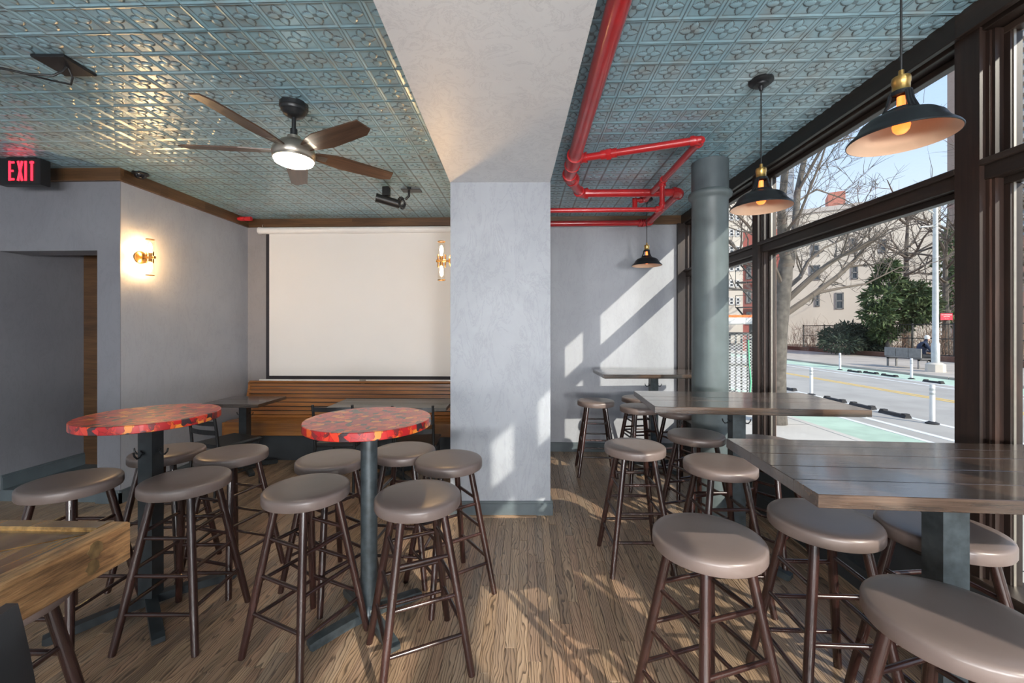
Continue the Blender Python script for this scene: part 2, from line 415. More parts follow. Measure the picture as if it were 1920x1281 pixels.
for s_, x, y, hid in tiles[300:]:
    if hid or y < -1.0: continue
    b = len(V); V += [(vx+x, vy+y, vz+ZC) for vx, vy, vz in vs2]; FF += [tuple(b+k_ for k_ in f) for f in fs2]; P += pt2
me = bpy.data.meshes.new('ceiling_tiles'); me.from_pydata(V, [], FF); me.materials.append(TIN); me.polygons.foreach_set('use_smooth', [True]*len(FF))
a_ = me.attributes.new('patina', 'FLOAT', 'POINT'); a_.data.foreach_set('value', P)
o = bpy.data.objects.new('ceiling_tiles', me); COL.objects.link(o); o.parent = ceiling; o['kind'] = 'stuff'

# walls
# the back wall: dusky behind the screen, plain gray in the window bay
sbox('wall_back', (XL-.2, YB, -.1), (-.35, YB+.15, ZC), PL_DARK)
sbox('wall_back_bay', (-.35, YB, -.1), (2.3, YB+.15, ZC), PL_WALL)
sbox('wall_left', (XL-.15, YF+.006, -.1), (XL, YB, ZC), PL_WALL)
OP = -3.785; OPL = -4.70; ZL = 2.235
# wall with the alcove opening
MB().box((OP, YF, -.1), (XL-.15, YF+.24, ZC)).box((XL-.15, YF, -.1), (XL, YF+.006, ZC)).build('wall_left_front', PL_SHADE)['kind'] = 'structure'
sbox('lintel', (OPL, YF, ZL), (OP, YF+.24, ZC), PL_SHADE)
sbox('wall_left_return', (-5.6, YF, -.1), (OPL, YF+.24, ZC), PL_SHADE)
sbox('wall_alcove_left', (OPL-.1, YF+.24, -.1), (OPL, 4.5, ZC), PL_SHADE)
sbox('wall_alcove_back', (OPL, 4.42, -.1), (OP+.1, 4.5, ZC), PL_SHADE)
sbox('wall_alcove_right', (OP, YF+.24, -.1), (OP+.1, 4.42, ZC), PL_WALL)
sbox('step', (OPL, YF+.01, -.1), (OP, 4.42, .1), SLATE)
sbox('wall_far_left', (-5.6, -4.2, -.1), (-5.45, YF, ZC), PL_WALL)
sbox('wall_rear', (-5.6, -4.35, -.1), (2.1, -4.2, ZC), PL_WALL)
# alcove door: dark stained, hinged at its left
dr = struct('door_1', (OPL+.16, 4.30, .1))
dm = MB().box((0, 0, 0), (.72, .045, 2.3)); dm.build('door_leaf', TRIM, dr)
for z in (.62, 1.9):
    h_ = MB().box((.02, -.014, z), (.055, 0, z+.13)).tube([(.012, -.012, z), (.012, -.012, z+.13)], .008).build('hinge', BLACK, dr)
MB().box((-.16, -.02, 0), (-.0, .03, 2.33)).build('door_jamb', TRIM, dr)
# pier and dropped beam (run along the camera's axis)
piermat = Matrix.Rotation(TH, 4, 'Z')
def rbox(name, a, b, m, kind='structure'):
    o = MB().box(a, b).build(name, m); o.rotation_euler = (0, 0, TH)
    if kind: o['kind'] = kind
    return o
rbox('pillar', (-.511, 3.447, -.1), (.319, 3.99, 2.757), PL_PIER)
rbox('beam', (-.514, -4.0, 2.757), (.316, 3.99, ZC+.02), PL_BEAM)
bb = struct('baseboard_pillar'); bb.rotation_euler = (0, 0, TH)
def skirt(mb, a, b, nrm, h=.115, t=.018):
    ax, ay = a; bx, by = b; nx, ny = nrm
    for (z0, z1, tt) in ((0, h-.02, t), (h-.02, h, t*.6)):
        mb.box((min(ax, bx, ax+nx*tt, bx+nx*tt), min(ay, by, ay+ny*tt, by+ny*tt), z0), (max(ax, bx, ax+nx*tt, bx+nx*tt), max(ay, by, ay+ny*tt, by+ny*tt), z1))
    return mb
skirt(MB(), (-.53, 3.447), (.337, 3.447), (0, -1)).build('board', SLATE, bb)
skirt(MB(), (.319, 3.447), (.319, 3.99), (1, 0)).build('board', SLATE, bb)
skirt(MB(), (-.511, 3.447), (-.511, 3.99), (-1, 0)).build('board', SLATE, bb)
skirt(MB(), (.1, YB), (1.9, YB), (0, -1)).build('baseboard_back', SLATE)['kind'] = 'structure'
skirt(MB(), (XL, YF-.018), (XL, YB), (1, 0)).build('baseboard_left', SLATE)['kind'] = 'structure'
skirt(MB(), (OP, YF), (XL+.018, YF), (0, -1)).build('baseboard_front_left', SLATE)['kind'] = 'structure'
o = skirt(MB(), (OPL, YF+.02), (OPL, 4.3), (1, 0), .125).build('baseboard_alcove', SLATE); o.location.z = .1; o['kind'] = 'structure'
# shoe strip in front of the pier
o = MB().box((-.55, 3.395, 0), (.2, 3.428, .004)).build('trim_5', simple('floor_threshold_oak', (.36, .23, .14), .45)); o.rotation_euler = (0, 0, TH); o['kind'] = 'structure'

# stained ceiling trim, butted boards
def trim_run(name, a, b, nrm, m, cuts, h=.106, t=.035):
    st = struct(name)
    pts = [0]+cuts+[1]
    for c0, c1 in zip(pts, pts[1:]):
        p = [a[i]+(b[i]-a[i])*c0 for i in range(2)]; q = [a[i]+(b[i]-a[i])*c1 for i in range(2)]
        tt = t+random.uniform(-.002, .002)
        xs = sorted((p[0], q[0], p[0]+nrm[0]*tt, q[0]+nrm[0]*tt)); ys = sorted((p[1], q[1], p[1]+nrm[1]*tt, q[1]+nrm[1]*tt))
        MB().box((xs[0], ys[0], ZC-h), (xs[-1], ys[-1], ZC+.01), bev=.003).build('board', m, st)
    return st
trim_run('trim_1', (XL+.035, YB), (-.35, YB), (0, -1), TRIM, [.42, .85])
trim_run('trim_2', (XL, YF), (XL, YB), (1, 0), TRIMY, [.22, .27, .55, .86])
trim_run('trim_3', (-5.45, YF), (XL+.035, YF), (0, -1), TRIM, [.5])
trim_run('trim_4', (-.34, YB), (1.965, YB), (0, -1), TRIM, [.55, .84])
trim_run('trim_6', (XR, -4.1), (XR, YB), (-1, 0), WINWOODY, [.3, .62, .645, .9], .106, .03)

# cast column
cx, cy = 1.565, 3.573
cl = struct('column', (cx, cy, 0))
MB().lathe([(.1425, 0), (.1425, 2.62), (.150, 2.635), (.168, 2.65), (.172, 2.672), (.165, 2.69), (.148, 2.70)], n=40).build('column_shaft', COLUMN, cl)
MB().lathe([(.146, 2.70), (.146, 2.95)], n=40).build('column_head', SLATE, cl)

# window wall: low wall, posts, bays
lw = sbox('wall_right', (XR+.03, -4.2, -.1), (2.09, YB, .42), BLACKWALL)
sbox('trim_7', (XR-.0, -4.2, 0), (XR+.03, YB, .14), BLACKWALL)
sbox('trim_8', (XR-.015, .2, .42), (2.12, YB, .462), WINWOODY, bev=.004)
sbox('wall_right_rear', (XR, -4.2, .42), (2.09, -2.4, ZC), PL_WALL)
def post(n, y0, y1):
    st = struct('trim_%d' % n)
    MB().box((XR, y0, .42), (2.09, y1, ZC-.1), bev=.004).build('post', WINWOOD, st)
    MB().box((2.09, y0-.012, .3), (2.112, y1+.012, ZC+.1)).build('outer_casing', WINEXT, st)
    return st
P1 = (1.86, 1.965); P2 = (3.575, 3.66); P3 = (.66, .73); P4 = (-.02, .2); P5 = (-1.4, -1.25)
for n, p in enumerate((P1, P2, P3, P4, P5)): post(9+n, *p)
sbox('trim_14', (1.89, YB-.045, 0), (2.09, YB, ZC-.1), WINWOOD)
ZT0, ZT1, ZH, ZS = 2.155, 2.295, 2.795, .47
def bay(n, y0, y1, trans=True):
    st = struct('window_%d' % n)
    MB().box((XR+.012, y0, ZH+.035), (2.09, y1, ZC-.09), bev=.003).build('head_board', WINWOODY, st)
    spans = [(ZS-.01, ZT0, 'lower'), (ZT1, ZH, 'upper')] if trans else [(ZS-.01, ZH, 'lower')]
    if trans:
        tr = MB().box((XR+.02, y0, ZT0+.03), (2.09, y1, ZT1-.03), bev=.003).build('transom', WINWOODY, st)
        MB().box((XR-.004, y0, ZT1-.05), (XR+.02, y1, ZT1-.022), bev=.004).build('transom_ledge', WINWOODY, tr)
        MB().box((2.09, y0, ZT0+.02), (2.112, y1, ZT1-.01)).build('outer_casing', WINEXT, tr)
    for z0, z1, nm in spans:
        ww = .032; xa, xb = 2.035, 2.085
        sash = MB().box((xa, y0+.012, z0-ww), (xb, y1-.012, z0), bev=.003).build('sash_rail', WINWOODY, st)
        MB().box((xa, y0+.012, z1), (xb, y1-.012, z1+ww), bev=.003).build('sash_rail', WINWOODY, st)
        for ya, yb in ((y0+.012, y0+.052), (y1-.052, y1-.012)):
            MB().box((xa, ya, z0), (xb, yb, z1), bev=.003).build('sash_stile', WINWOOD, st)
        # inner stop beads: two steps back to the sash
        for ins, xa2, xb2 in ((0, XR+.025, 2.0), (.012, 2.0, 2.035)):
            for ya, yb in ((y0, y0+.016+ins), (y1-.016-ins, y1)):
                MB().box((xa2, ya, z0-.03), (xb2, yb, z1+.03), bev=.002).build('stop_bead', WINWOOD, st)
        for ya in (y0+.052, y1-.056):
            MB().box((2.045, ya, z0), (2.055, ya+.004, z1)).build('weather_strip', NICKEL, st)
        MB().box((2.062, y0+.05, z0-.005), (2.067, y1-.05, z1+.005)).build('pane', GLASS, st)
    return st
bay(1, P1[1], P2[0]); bay(2, P2[1], YB-.045); bay(3, P3[1], P1[0]); bay(4, P4[1], P3[0]); bay(5, P5[1], P4[0]); bay(6, -2.4, P5[0])
# ---------------------------------------------------------------- bar stools
def make_stool():
    t = thing('bar_stool', '-', 'stool')
    MB().lathe([(0, .715), (.165, .715), (.182, .7165), (.194, .720), (.197, .726), (.197, .756), (.1955, .7625), (.191, .768), (.183, .7715), (.155, .7755), (.1, .7765), (0, .7775)], n=48).build('seat', SEAT, t)
    def at(k, z):
        a = pi/4+k*pi/2; f = (.716-z)/.716; r = .132+(.277-.132)*f
        return Vector((r*cos(a), r*sin(a), z))
    for k in range(4):
        MB().tube([at(k, .0), at(k, .02), at(k, .35), at(k, .716)], [.0155, .0165, .0185, .0175], 14).build('leg', LEGW, t)
    for k in range(4):
        for z in ((.545, .375, .205) if k % 2 == 0 else (.517, .347, .177)):
            p, q = at(k, z), at((k+1) % 4, z); m_ = (p+q)/2
            MB().tube([p, m_, q], [.0085, .0098, .0085], 10).build('rung', LEGW, t)
    return t
stool0 = make_stool(); used = [False]
def stool(u, v, ang, label, group, zs=.775):
    d = (EYE-zs)*F/(v-HY); x, y = C((u-CX)/F*d, d)
    rz = radians(ang-45)+TH
    if not used[0]:
        used[0] = True; stool0.location = (x, y, 0); stool0.rotation_euler = (0, 0, rz); stool0['label'] = label; stool0['group'] = group
    else: copy_thing(stool0, (x, y, 0), rz, label, group)
GL = 'bar stools around the red round tables'; GR = 'bar stools along the window tables'
stool(135, 898, -45, 'bar stool left of the square-post red table, beyond the varnished bar counter', GL)
stool(349, 894, -45, 'bar stool in front of the square-post red table, its legs in full view', GL)
stool(315, 843, -130, 'bar stool half hidden behind the square post of the red table', GL)
stool(436, 846, -60, 'bar stool between the square-post red table and the low dark table at the bench', GL)
stool(576, 910, 20, 'bar stool in front of the round-pole red table, on its left side', GL)
stool(621, 857, -78, 'bar stool behind the round iron pole, partly covered by it', GL)
stool(758, 841, -50, 'bar stool right behind the round-pole red table, before a ladder-back chair', GL)
stool(784, 924, -20, 'bar stool right of the round iron pole, in front of the red table', GL)
stool(842, 858, -11, 'bar stool at the foot of the gray plaster pier', GL)
stool(1117, 750, -140, 'small distant bar stool standing alone before the sunlit back wall', GR)
stool(1199, 744, -130, 'distant bar stool tucked under the aisle end of the farthest window table', GR)
stool(1200, 761, -125, 'distant distant bar stool at the aisle corner between the farthest and middle window tables', GR)
stool(1190, 833, -135, 'bar stool standing in the aisle off the corner of the middle window table', GR)
stool(1305, 812, -120, 'bar stool with a bright bluish seat beside the foot of the gray column', GR)
stool(1349, 865, -135, 'bar stool partly covered by the corner of the nearest window table', GR)
stool(1327, 1000, -118, 'large bar stool in the aisle beside the corner of the nearest window table', GR)
stool(1543, 966, -48, 'bar stool pushed under the front edge of the nearest window table, glossy pale seat', GR)
stool(1762, 984, -40, 'bar stool behind the post of the nearest window table, close to the glass', GR)
stool(1790, 1150, -120, 'very large bar stool with an oblong-looking seat cut off by the bottom right corner', GR)
stool(1437, 826, -100, 'bar stool whose seat shows only as a sliver behind the nearest window table', GR)
stool(1275, 769, -115, 'distant bar stool almost hidden by the middle window table, legs showing beneath the top', GR)
stool(-42, 1117, -45, 'bar stool under the varnished bar counter, only a pale seat edge showing', GL)

# ---------------------------------------------------------------- tables
def hook(mb, p, d, s=1):
    p = Vector(p); d = Vector(d); up = Vector((0, 0, 1))
    mb.tube([p, p+d*.012*s, p+d*.022*s-up*.012*s, p+d*.038*s-up*.014*s, p+d*.052*s+up*.002*s, p+d*.056*s+up*.02*s], .0045*s, 8)
    mb.tube([p, p+d*.018*s+up*.02*s], .004*s, 8)
    return mb
def cross_base(t, r, a0, square, m, zt, hw=.04, rad=.04):
    if square: MB().box((-hw, -hw, .05), (hw, hw, zt), bev=.004).build('post', m, t)
    else: MB().lathe([(rad, .06), (rad, zt)], n=28).lathe([(rad*1.6, .05), (rad*1.6, .07), (rad, .10)], n=28).build('post', m, t)
    for k in range(4):
        M_ = Matrix.Rotation(a0+k*pi/2, 4, 'Z')
        poly = [(0, .022), (r*.35, .022), (r*.93, .0), (r*.96, .0), (r, .012), (r, .036), (r*.9, .044), (r*.4, .062), (0, .07)]
        # profile in the x-z plane extruded sideways
        R_ = M_ @ Matrix(((1, 0, 0, 0), (0, 0, 1, 0), (0, 1, 0, 0), (0, 0, 0, 1)))
        MB().prism(poly, -.026, .026, R_).build('foot', m, t)
    MB().box((-.15, -.15, zt-.012), (.15, .15, zt)).build('mounting_plate', m, t)
def round_table(u, v, label, square, a0, m):
    z = 1.07; d = (EYE-z)*F/(v-HY); x, y = C((u-CX)/F*d, d)
    t = thing('round_bar_table', label, 'table', (x, y, 0), TH)
    MB().lathe([(0, z-.042), (.317, z-.042), (.320, z-.039), (.320, z-.003), (.317, z), (0, z)], n=64).build('tabletop', MAPLE, t)
    cross_base(t, .40 if square else .30, a0, square, m, z-.042, .0385, .0425)
    if square:
        hook(MB(), (-.005, -.0385, .86), (0, -1, 0), 1.1).build('bag_hook', BLACK, t); hook(MB(), (.0385, .0, .86), (1, 0, 0)).build('bag_hook', BLACK, t)
        hook(MB(), (-.0385, .0, .86), (-1, 0, 0)).build('bag_hook', BLACK, t)
    return t
round_table(283, 776, 'round high table with printed red maple-leaf top on a square black post', True, pi/4, CHARC)
round_table(692, 784, 'round high table with printed red maple-leaf top on a worn round iron pole', False, pi/4-.05, IRON)
def rect_table(name, cx_, cy_, rz, L, W, z, th, npl, label, m, post_m, edge=None, r=.32, cam_frame=True, group=None, px=0):
    x, y = C(cx_, cy_)
    t = thing(name, label, 'table', (x, y, 0), rz+TH, group)
    rr = random.Random(int(cx_*1000)); w0 = -W/2
    ws = [rr.uniform(.8, 1.2) for _ in range(npl)]; S_ = sum(ws)
    for k in range(npl):
        w1 = w0+ws[k]/S_*W
        MB().box((-L/2, w0+.0006, z-th), (L/2, w1-.0003, z+rr.uniform(-.0008, .0003)), bev=.0016).build('plank', m, t)
        w0 = w1
    tb = MB(); tb.box((-L/2+.02, -W/2+.02, z-th-.006), (L/2-.02, W/2-.02, z-th+.002)).build('top_backing', m, t)
    cross_base(t, r, pi/4, True, post_m, z-th-.006, .041)
    for d_, p_ in (((-1, 0, 0), (-.041, 0, z-.15)), ((1, 0, 0), (.041, 0, z-.15))):
        hook(MB(), p_, d_, .9).build('bag_hook', BLACK, t)
    return t
rect_table('window_table', 1.495, 1.435, -.0837, 1.20, .61, 1.07, .040, 5, 'nearest window table, dark varnished plank top with a bright sky reflection', TABWOOD, IRON, group='high tables by the window')
rect_table('window_table', 1.505, 2.785, -.094, 1.22, .655, 1.07, .040, 5, 'middle window table, long plank top beside the gray round column', TABWOOD, IRON, group='high tables by the window')
rect_table('window_table', 1.555, 4.57, -.01, 1.22, .56, 1.07, .040, 5, 'farthest window table, plank top standing before the sunlit back wall', TABWOOD, IRON, group='high tables by the window')
rect_table('dining_table', -2.93, 4.56, -.02, .62, .52, .76, .034, 4, 'low dark wood table at the left end of the slatted bench', TABWOOD, CHARC)
rect_table('dining_table', -1.25, 4.38, 0, 1.2, .54, .76, .034, 5, 'low gray-brown plank table at the middle of the slatted bench below the screen', GRAYTAB, CHARC)

# ---------------------------------------------------------------- ladder-back chairs
def make_chair():
    t = thing('ladder_back_chair', '-', 'chair')
    # seat faces +y (towards the table), back at -y
    MB().box((-.2, -.19, .445), (.2, .21, .485), bev=.014).build('seat', BLKVINYL, t)
    for s in (-1, 1):
        MB().tube([(s*.185, -.24, 0), (s*.18, -.2, .45), (s*.18, -.215, .62), (s*.18, -.25, .85)], .0125, 10).build('back_leg', BLACK, t)
        MB().tube([(s*.18, .2, 0), (s*.175, .185, .45)], .0125, 10).build('front_leg', BLACK, t)
        MB().tube([(s*.183, -.22, .2), (s*.178, .193, .2)], .008, 8).build('stretcher', BLACK, t)
    for z, dy in ((.81, -.245), (.695, -.228), (.61, -.213)):
        mb = MB(); n = 8; vs = []
        for i in range(n+1):
            xx = -.18+.36*i/n; bow = -.028*(1-(xx/.18)**2)
            vs += [(xx, dy+bow-.004, z-.021), (xx, dy+bow+.004, z-.021), (xx, dy+bow+.004, z+.021), (xx, dy+bow-.004, z+.021)]
        fs = []
        for i in range(n):
            b = i*4
            for k in range(4): fs.append((b+k, b+(k+1) % 4, b+4+(k+1) % 4, b+4+k))
        mb.add(vs, fs).build('back_slat', BLACK, t)
    return t
ch = make_chair()
ch.location = (*C(-1.63, 4.02), 0); ch.rotation_euler = (0, 0, TH); ch['label'] = 'black ladder-back chair at the gray-brown table, behind the stool at the round pole'
ch['group'] = 'ladder-back chairs at the low tables'
copy_thing(ch, (*C(-.905, 3.98), 0), TH+.05, 'black ladder-back chair at the gray-brown table, next to the plaster pier', 'ladder-back chairs at the low tables')
copy_thing(ch, (*C(-2.72, 3.97), 0), TH-.38, 'black ladder-back chair at the low dark table, behind the red table on a square post', 'ladder-back chairs at the low tables')

# ---------------------------------------------------------------- slatted bench
bx, by = -3.50, YB-.02
bn = thing('slatted_bench', 'long honey-brown slatted wood bench along the back wall under the screen', 'bench', (bx, by, 0), 0)
LEN = 3.3
prof = [(-.50, .455), (-.42, .462), (-.30, .452), (-.22, .45), (-.165, .475), (-.13, .52), (-.11, .57), (-.095, .62), (-.08, .67), (-.066, .72), (-.054, .765), (-.044, .81), (-.04, .85), (-.045, .872)]
for (y0, z0), (y1, z1) in zip(prof, prof[1:]):
    d = Vector((y1-y0, z1-z0)); n_ = Vector((-d.y, d.x)).normalized()*.016; d = d*.10
    q = [(y0+d.x, z0+d.y), (y1-d.x, z1-d.y), (y1-d.x-n_.x, z1-d.y-n_.y), (y0+d.x-n_.x, z0+d.y-n_.y)]
    R_ = Matrix(((0, 0, 1, 0), (1, 0, 0, 0), (0, 1, 0, 0), (0, 0, 0, 1)))
    MB().prism(q, 0, LEN, R_).build('slat', BENCHW, bn)
MB().box((.0, -.505, .30), (LEN, -.48, .455), bev=.006).build('front_apron', BENCHW, bn)
MB().tube([(0, -.05, .868), (LEN, -.05, .868)], .016, 12).build('top_rail', BENCHW, bn)
ends = [(-.5, 0), (-.5, .45)]+[(a-.004, b-.012) for a, b in prof[3:]]+[(-.01, .87), (-.01, 0)]
for x0 in (-.028, LEN):
    R_ = Matrix(((0, 0, 1, 0), (1, 0, 0, 0), (0, 1, 0, 0), (0, 0, 0, 1)))
    MB().prism(ends, x0, x0+.028, R_).build('end_panel', BENCHW, bn)
MB().box((.05, -.44, 0), (LEN-.05, -.42, .42)).build('kick_panel', BLACKWALL, bn)
MB().prism([(-.14, .44), (-.095, .535), (-.045, .72), (-.022, .86), (-.012, .86), (-.012, .4), (-.14, .4)], .01, LEN-.01, Matrix(((0, 0, 1, 0), (1, 0, 0, 0), (0, 1, 0, 0), (0, 0, 0, 1)))).build('gap_shade_sheet', BLACKWALL, bn)  # dark sheet added behind the slats, stands for shade in their gaps

# ---------------------------------------------------------------- bar top slab, bar chair
sx0, sy1 = C(-.935, 1.017)
sb = thing('bar_counter', 'thick varnished wood bar top with a raised rim, cut by the lower left corner', 'counter', (sx0, sy1, 0), .0)
zt = 1.07
MB().box((-1.1, -1.6, zt-.094), (-.004, -.004, zt-.014)).build('core', SLABSIDE, sb)
MB().box((-.042, -1.6, zt-.094), (0, 0, zt), bev=.004).build('side_rim', SLABSIDE, sb)
MB().box((-1.1, -.040, zt-.094), (-.042, 0, zt), bev=.004).build('end_rim', SLABW, sb)
MB().prism([(-.042, -.04), (-1.1, -.04), (-1.1, -.78)], zt-.014, zt-.0085).build('top_panel', SLABW, sb)
MB().prism([(-.042, -.044), (-1.1, -.785), (-1.1, -1.6), (-.042, -1.6)], zt-.014, zt-.0095).build('top_panel', SLABW, sb)
for k in range(2):
    z0 = zt-.027-k*.036; mb = MB(); n = 14; r0 = (.016, .014)[k]
    pts = [(0.0008, -.082-.006*k+cos(2*pi*i/n)*r0*(1+.2*sin(3*i)), z0+sin(2*pi*i/n)*r0*1.2) for i in range(n)]
    mb.add(pts+[(-.002, p[1], p[2]) for p in pts], [tuple(range(n))]+[(i, n+i, n+(i+1) % n, (i+1) % n) for i in range(n)]).build('wood_knot', simple('dark_wood_knot', (.14, .085, .035), .4, var=.4, sc=60), sb)
for yy in (-.45, -1.3): MB().box((-.62, yy-.05, .0), (-.52, yy+.05, zt-.094)).build('post', CHARC, sb)
bc = thing('bar_chair', 'black padded bar chair with brown wood frame, only its back corner showing', 'chair', (*C(-1.0, .5), 0), TH)
def padded(mb, w, h, t_, n=10):
    # slightly bowed pad in the local y-z plane, thickness along x, lower edge at z=0
    vs = []; fs = []
    for s in (0, 1):
        for j in range(n+1):
            for i in range(n+1):
                a = -1+2*i/n; b = j/n; ed = min(1, (1-abs(a))*6)*min(1, min(b, 1-b)*8+.0)
                wd = w*(1.02-.05*b)
                cornr = .018*max(0, abs(a)-.7)/.3*max(0, b-.8)/.2
                vs.append((.05*(1-a*a)*1.0*.6+(.5+.5*ed)*t_/2*(1 if s else -1)+.04*(1-b*b), a*wd/2, b*h-cornr*h*.5))
    N = (n+1)**2
    for s in (0, 1):
        for j in range(n):
            for i in range(n):
                q = (s*N+j*(n+1)+i, s*N+j*(n+1)+i+1, s*N+(j+1)*(n+1)+i+1, s*N+(j+1)*(n+1)+i)
                fs.append(q if s else q[::-1])
    for i in range(n):
        fs += [(i, i+1, N+i+1, N+i), (n*(n+1)+i+1, n*(n+1)+i, N+n*(n+1)+i, N+n*(n+1)+i+1), ((i+1)*(n+1), i*(n+1), N+i*(n+1), N+(i+1)*(n+1)), (i*(n+1)+n, (i+1)*(n+1)+n, N+(i+1)*(n+1)+n, N+i*(n+1)+n)]
    mb.add(vs, fs, True); return mb
o = padded(MB(), .40, .36, .04).build('backrest', BLKVINYL, bc, (.165, 0, .725))
MB().box((-.2, -.2, .70), (.2, .2, .76), bev=.02).build('seat', BLKVINYL, bc)
for s in (-1, 1):
    MB().tube([(.25, s*.215, 0), (.2, s*.2, .6), (.195, s*.192, .86)], .02, 10).build('back_leg', LEGW, bc)
    MB().tube([(-.2, s*.2, 0), (-.17, s*.18, .7)], .018, 10).build('front_leg', LEGW, bc)
    MB().tube([(-.19, s*.195, .3), (.23, s*.215, .3)], .011, 8).build('stretcher', LEGW, bc)
# ---------------------------------------------------------------- projector screen
yS = YB-.055
def bpt(u, v, y=yS):   # image point on the plane Y = y
    # solve depth so that room y equals y
    k_ = (u-CX)/F; d = y/(k_*ST+CT); return PD(u, v, d)
pl, pr = bpt(487, 433), bpt(876, 433); s1, s2 = bpt(505, 441), bpt(858, 705)
zcase = pl.z
scn = thing('projection_screen', 'white pull-down projection screen with black border hung above the bench', 'screen', (0, 0, 0))
MB().tube([(pl.x+.012, yS, zcase), (pr.x-.012, yS, zcase)], .043, 20).build('roller_case', WHITEP, scn)
for x in (pl.x, pr.x): MB().tube([(x-.008, yS, zcase), (x+.012, yS, zcase)], .047, 12).build('end_cap', WHITEP, scn)
zb = bpt(600, 705).z; zb2 = bpt(600, 712).z
MB().box((s1.x-.042, yS-.001, zb2), (s1.x, yS+.002, zcase-.03)).box((s2.x, yS-.001, zb2), (s2.x+.042, yS+.002, zcase-.03)).box((s1.x, yS-.001, zb2), (s2.x, yS+.002, zb)).build('black_border', BLKFAB, scn)
MB().box((s1.x, yS-.0015, zb), (s2.x, yS+.001, zcase-.03)).build('fabric', SCREENW, scn)
MB().tube([(pl.x+.0, yS, zb2-.008), (pr.x, yS, zb2-.008)], .012, 10).build('weight_bar', WHITEP, scn)
MB().box((s1.x-.04, yS+.01, zb2-.06), (s2.x+.04, yS+.016, zb2)).build('skirt', BLKFAB, scn)
hx = bpt(681, 714); MB().box((hx.x-.04, yS-.02, zb2-.022), (hx.x+.04, yS+.006, zb2+.006)).tube([(hx.x-.03, yS-.012, zb2-.02), (hx.x-.02, yS-.016, zb2-.045), (hx.x+.02, yS-.016, zb2-.045), (hx.x+.03, yS-.012, zb2-.02)], .004, 8).build('pull_handle', NICKEL, scn)
hk = bpt(492, 424); MB().tube([(hk.x, yS, zcase+.04), (hk.x, yS+.0, zcase+.075), (hk.x, YB-.035, zcase+.085)], .004, 8).build('hanger', NICKEL, scn)

# ---------------------------------------------------------------- wall sconces
def sconce(label, p, out, side):
    # p on the wall, out = unit normal of the wall
    t = thing('wall_sconce', label, 'lamp', p, 0, 'twin-tube wall sconces')
    ang = atan2(out[1], out[0]); t.rotation_euler = (0, 0, ang)   # local +x leaves the wall
    Ry = Matrix.Rotation(pi/2, 4, 'Y')
    MB().lathe([(0, .0), (.056, .0), (.06, .006), (.058, .018), (.045, .026), (.03, .034), (0, .036)], n=28, m=Ry).build('backplate', BRONZE, t)
    MB().tube([(.03, 0, 0), (.11, 0, 0)], .008, 10).build('arm', BRONZE, t)
    MB().tube([(.10, 0, -.04), (.10, 0, .04)], .013, 12).tube([(.066, 0, -.055), (.066, 0, .055)], .006, 8).tube([(.13, 0, -.055), (.13, 0, .055)], .006, 8).tube([(.06, 0, 0), (.145, 0, 0)], .012, 10).build('socket_body', BRONZE, t)
    for s in (-1, 1):
        g = MB().lathe([(.030, s*.03), (.030, s*.165)], (.10, 0, 0), 24).build('glass_tube', CLEAR, t)
        MB().lathe([(.028, s*.163), (.034, s*.163), (.034, s*.169), (.028, s*.169), (.028, s*.163)], (.10, 0, 0), 24).build('end_ring', BRONZE, g)
        MB().lathe([(0, s*.045), (.009, s*.05), (.014, s*.08), (.015, s*.10), (.010, s*.125), (0, s*.135)], (.10, 0, 0), 16).build('bulb', BULB, t)
    return t
k_ = (262-CX)/F; d_ = XL/(k_*CT-ST); pw = PD(262, 483, d_)
sconce('brass wall sconce with two glowing glass tubes on the gray left wall', (XL, pw.y, pw.z), (1, 0), 1)
px_, py_ = C(-.511, 3.60)
sconce('brass wall sconce with two glowing glass tubes on the side of the pier', (px_, py_, 2.13), (-CT, -ST), -1)

# ---------------------------------------------------------------- ceiling fan
fx, fy = C(-1.365, 2.6); zf = 2.605
fan = thing('ceiling_fan', 'ceiling fan with five walnut blades and a lit round lamp', 'fan', (fx, fy, ZC), TH)
dz = zf+.047-ZC
MB().lathe([(0, 0), (.082, 0), (.083, -.03), (.076, -.036), (.074, -.05), (.066, -.056), (.06, -.07), (.035, -.085), (.013, -.088)], n=32).build('canopy', BLACK, fan)
MB().tube([(0, 0, -.08), (0, 0, -.2)], .0125, 14).tube([(0, 0, -.16), (0, 0, -.215)], .021, 14).build('downrod', BLACK, fan)
MB().lathe([(0, -.205), (.038, -.205), (.04, -.225), (.075, -.24), (.1, -.262), (.118, -.285), (.125, -.31), (.122, -.335), (.112, -.345), (0, -.345)], n=40).build('motor_housing', NICKEL, fan)
MB().lathe([(.112, -.338), (.116, -.352), (.108, -.37), (.08, -.383), (0, -.388)], n=40).build('lamp_disc', DISC, fan)
MB().lathe([(.114, -.336), (.121, -.34), (.121, -.352), (.115, -.354)], n=40).build('lamp_ring', NICKEL, fan)
for k in range(5):
    a = radians(-102+72*k); M_ = Matrix.Rotation(a, 4, 'Z') @ Matrix.Translation((0, 0, dz)) @ Matrix.Rotation(radians(-13), 4, 'X')
    outline = [(.12, -.035), (.2, -.06), (.27, -.072), (.64, -.052), (.655, .03), (.60, .058), (.3, .066), (.2, .05), (.12, .035)]
    b_ = MB().prism(outline, -.004, .004).build('blade', FANW, fan); b_.matrix_local = M_
    i_ = MB().box((.06, -.028, -.004), (.2, .028, .0075), bev=.002).build('blade_iron', NICKEL, b_)

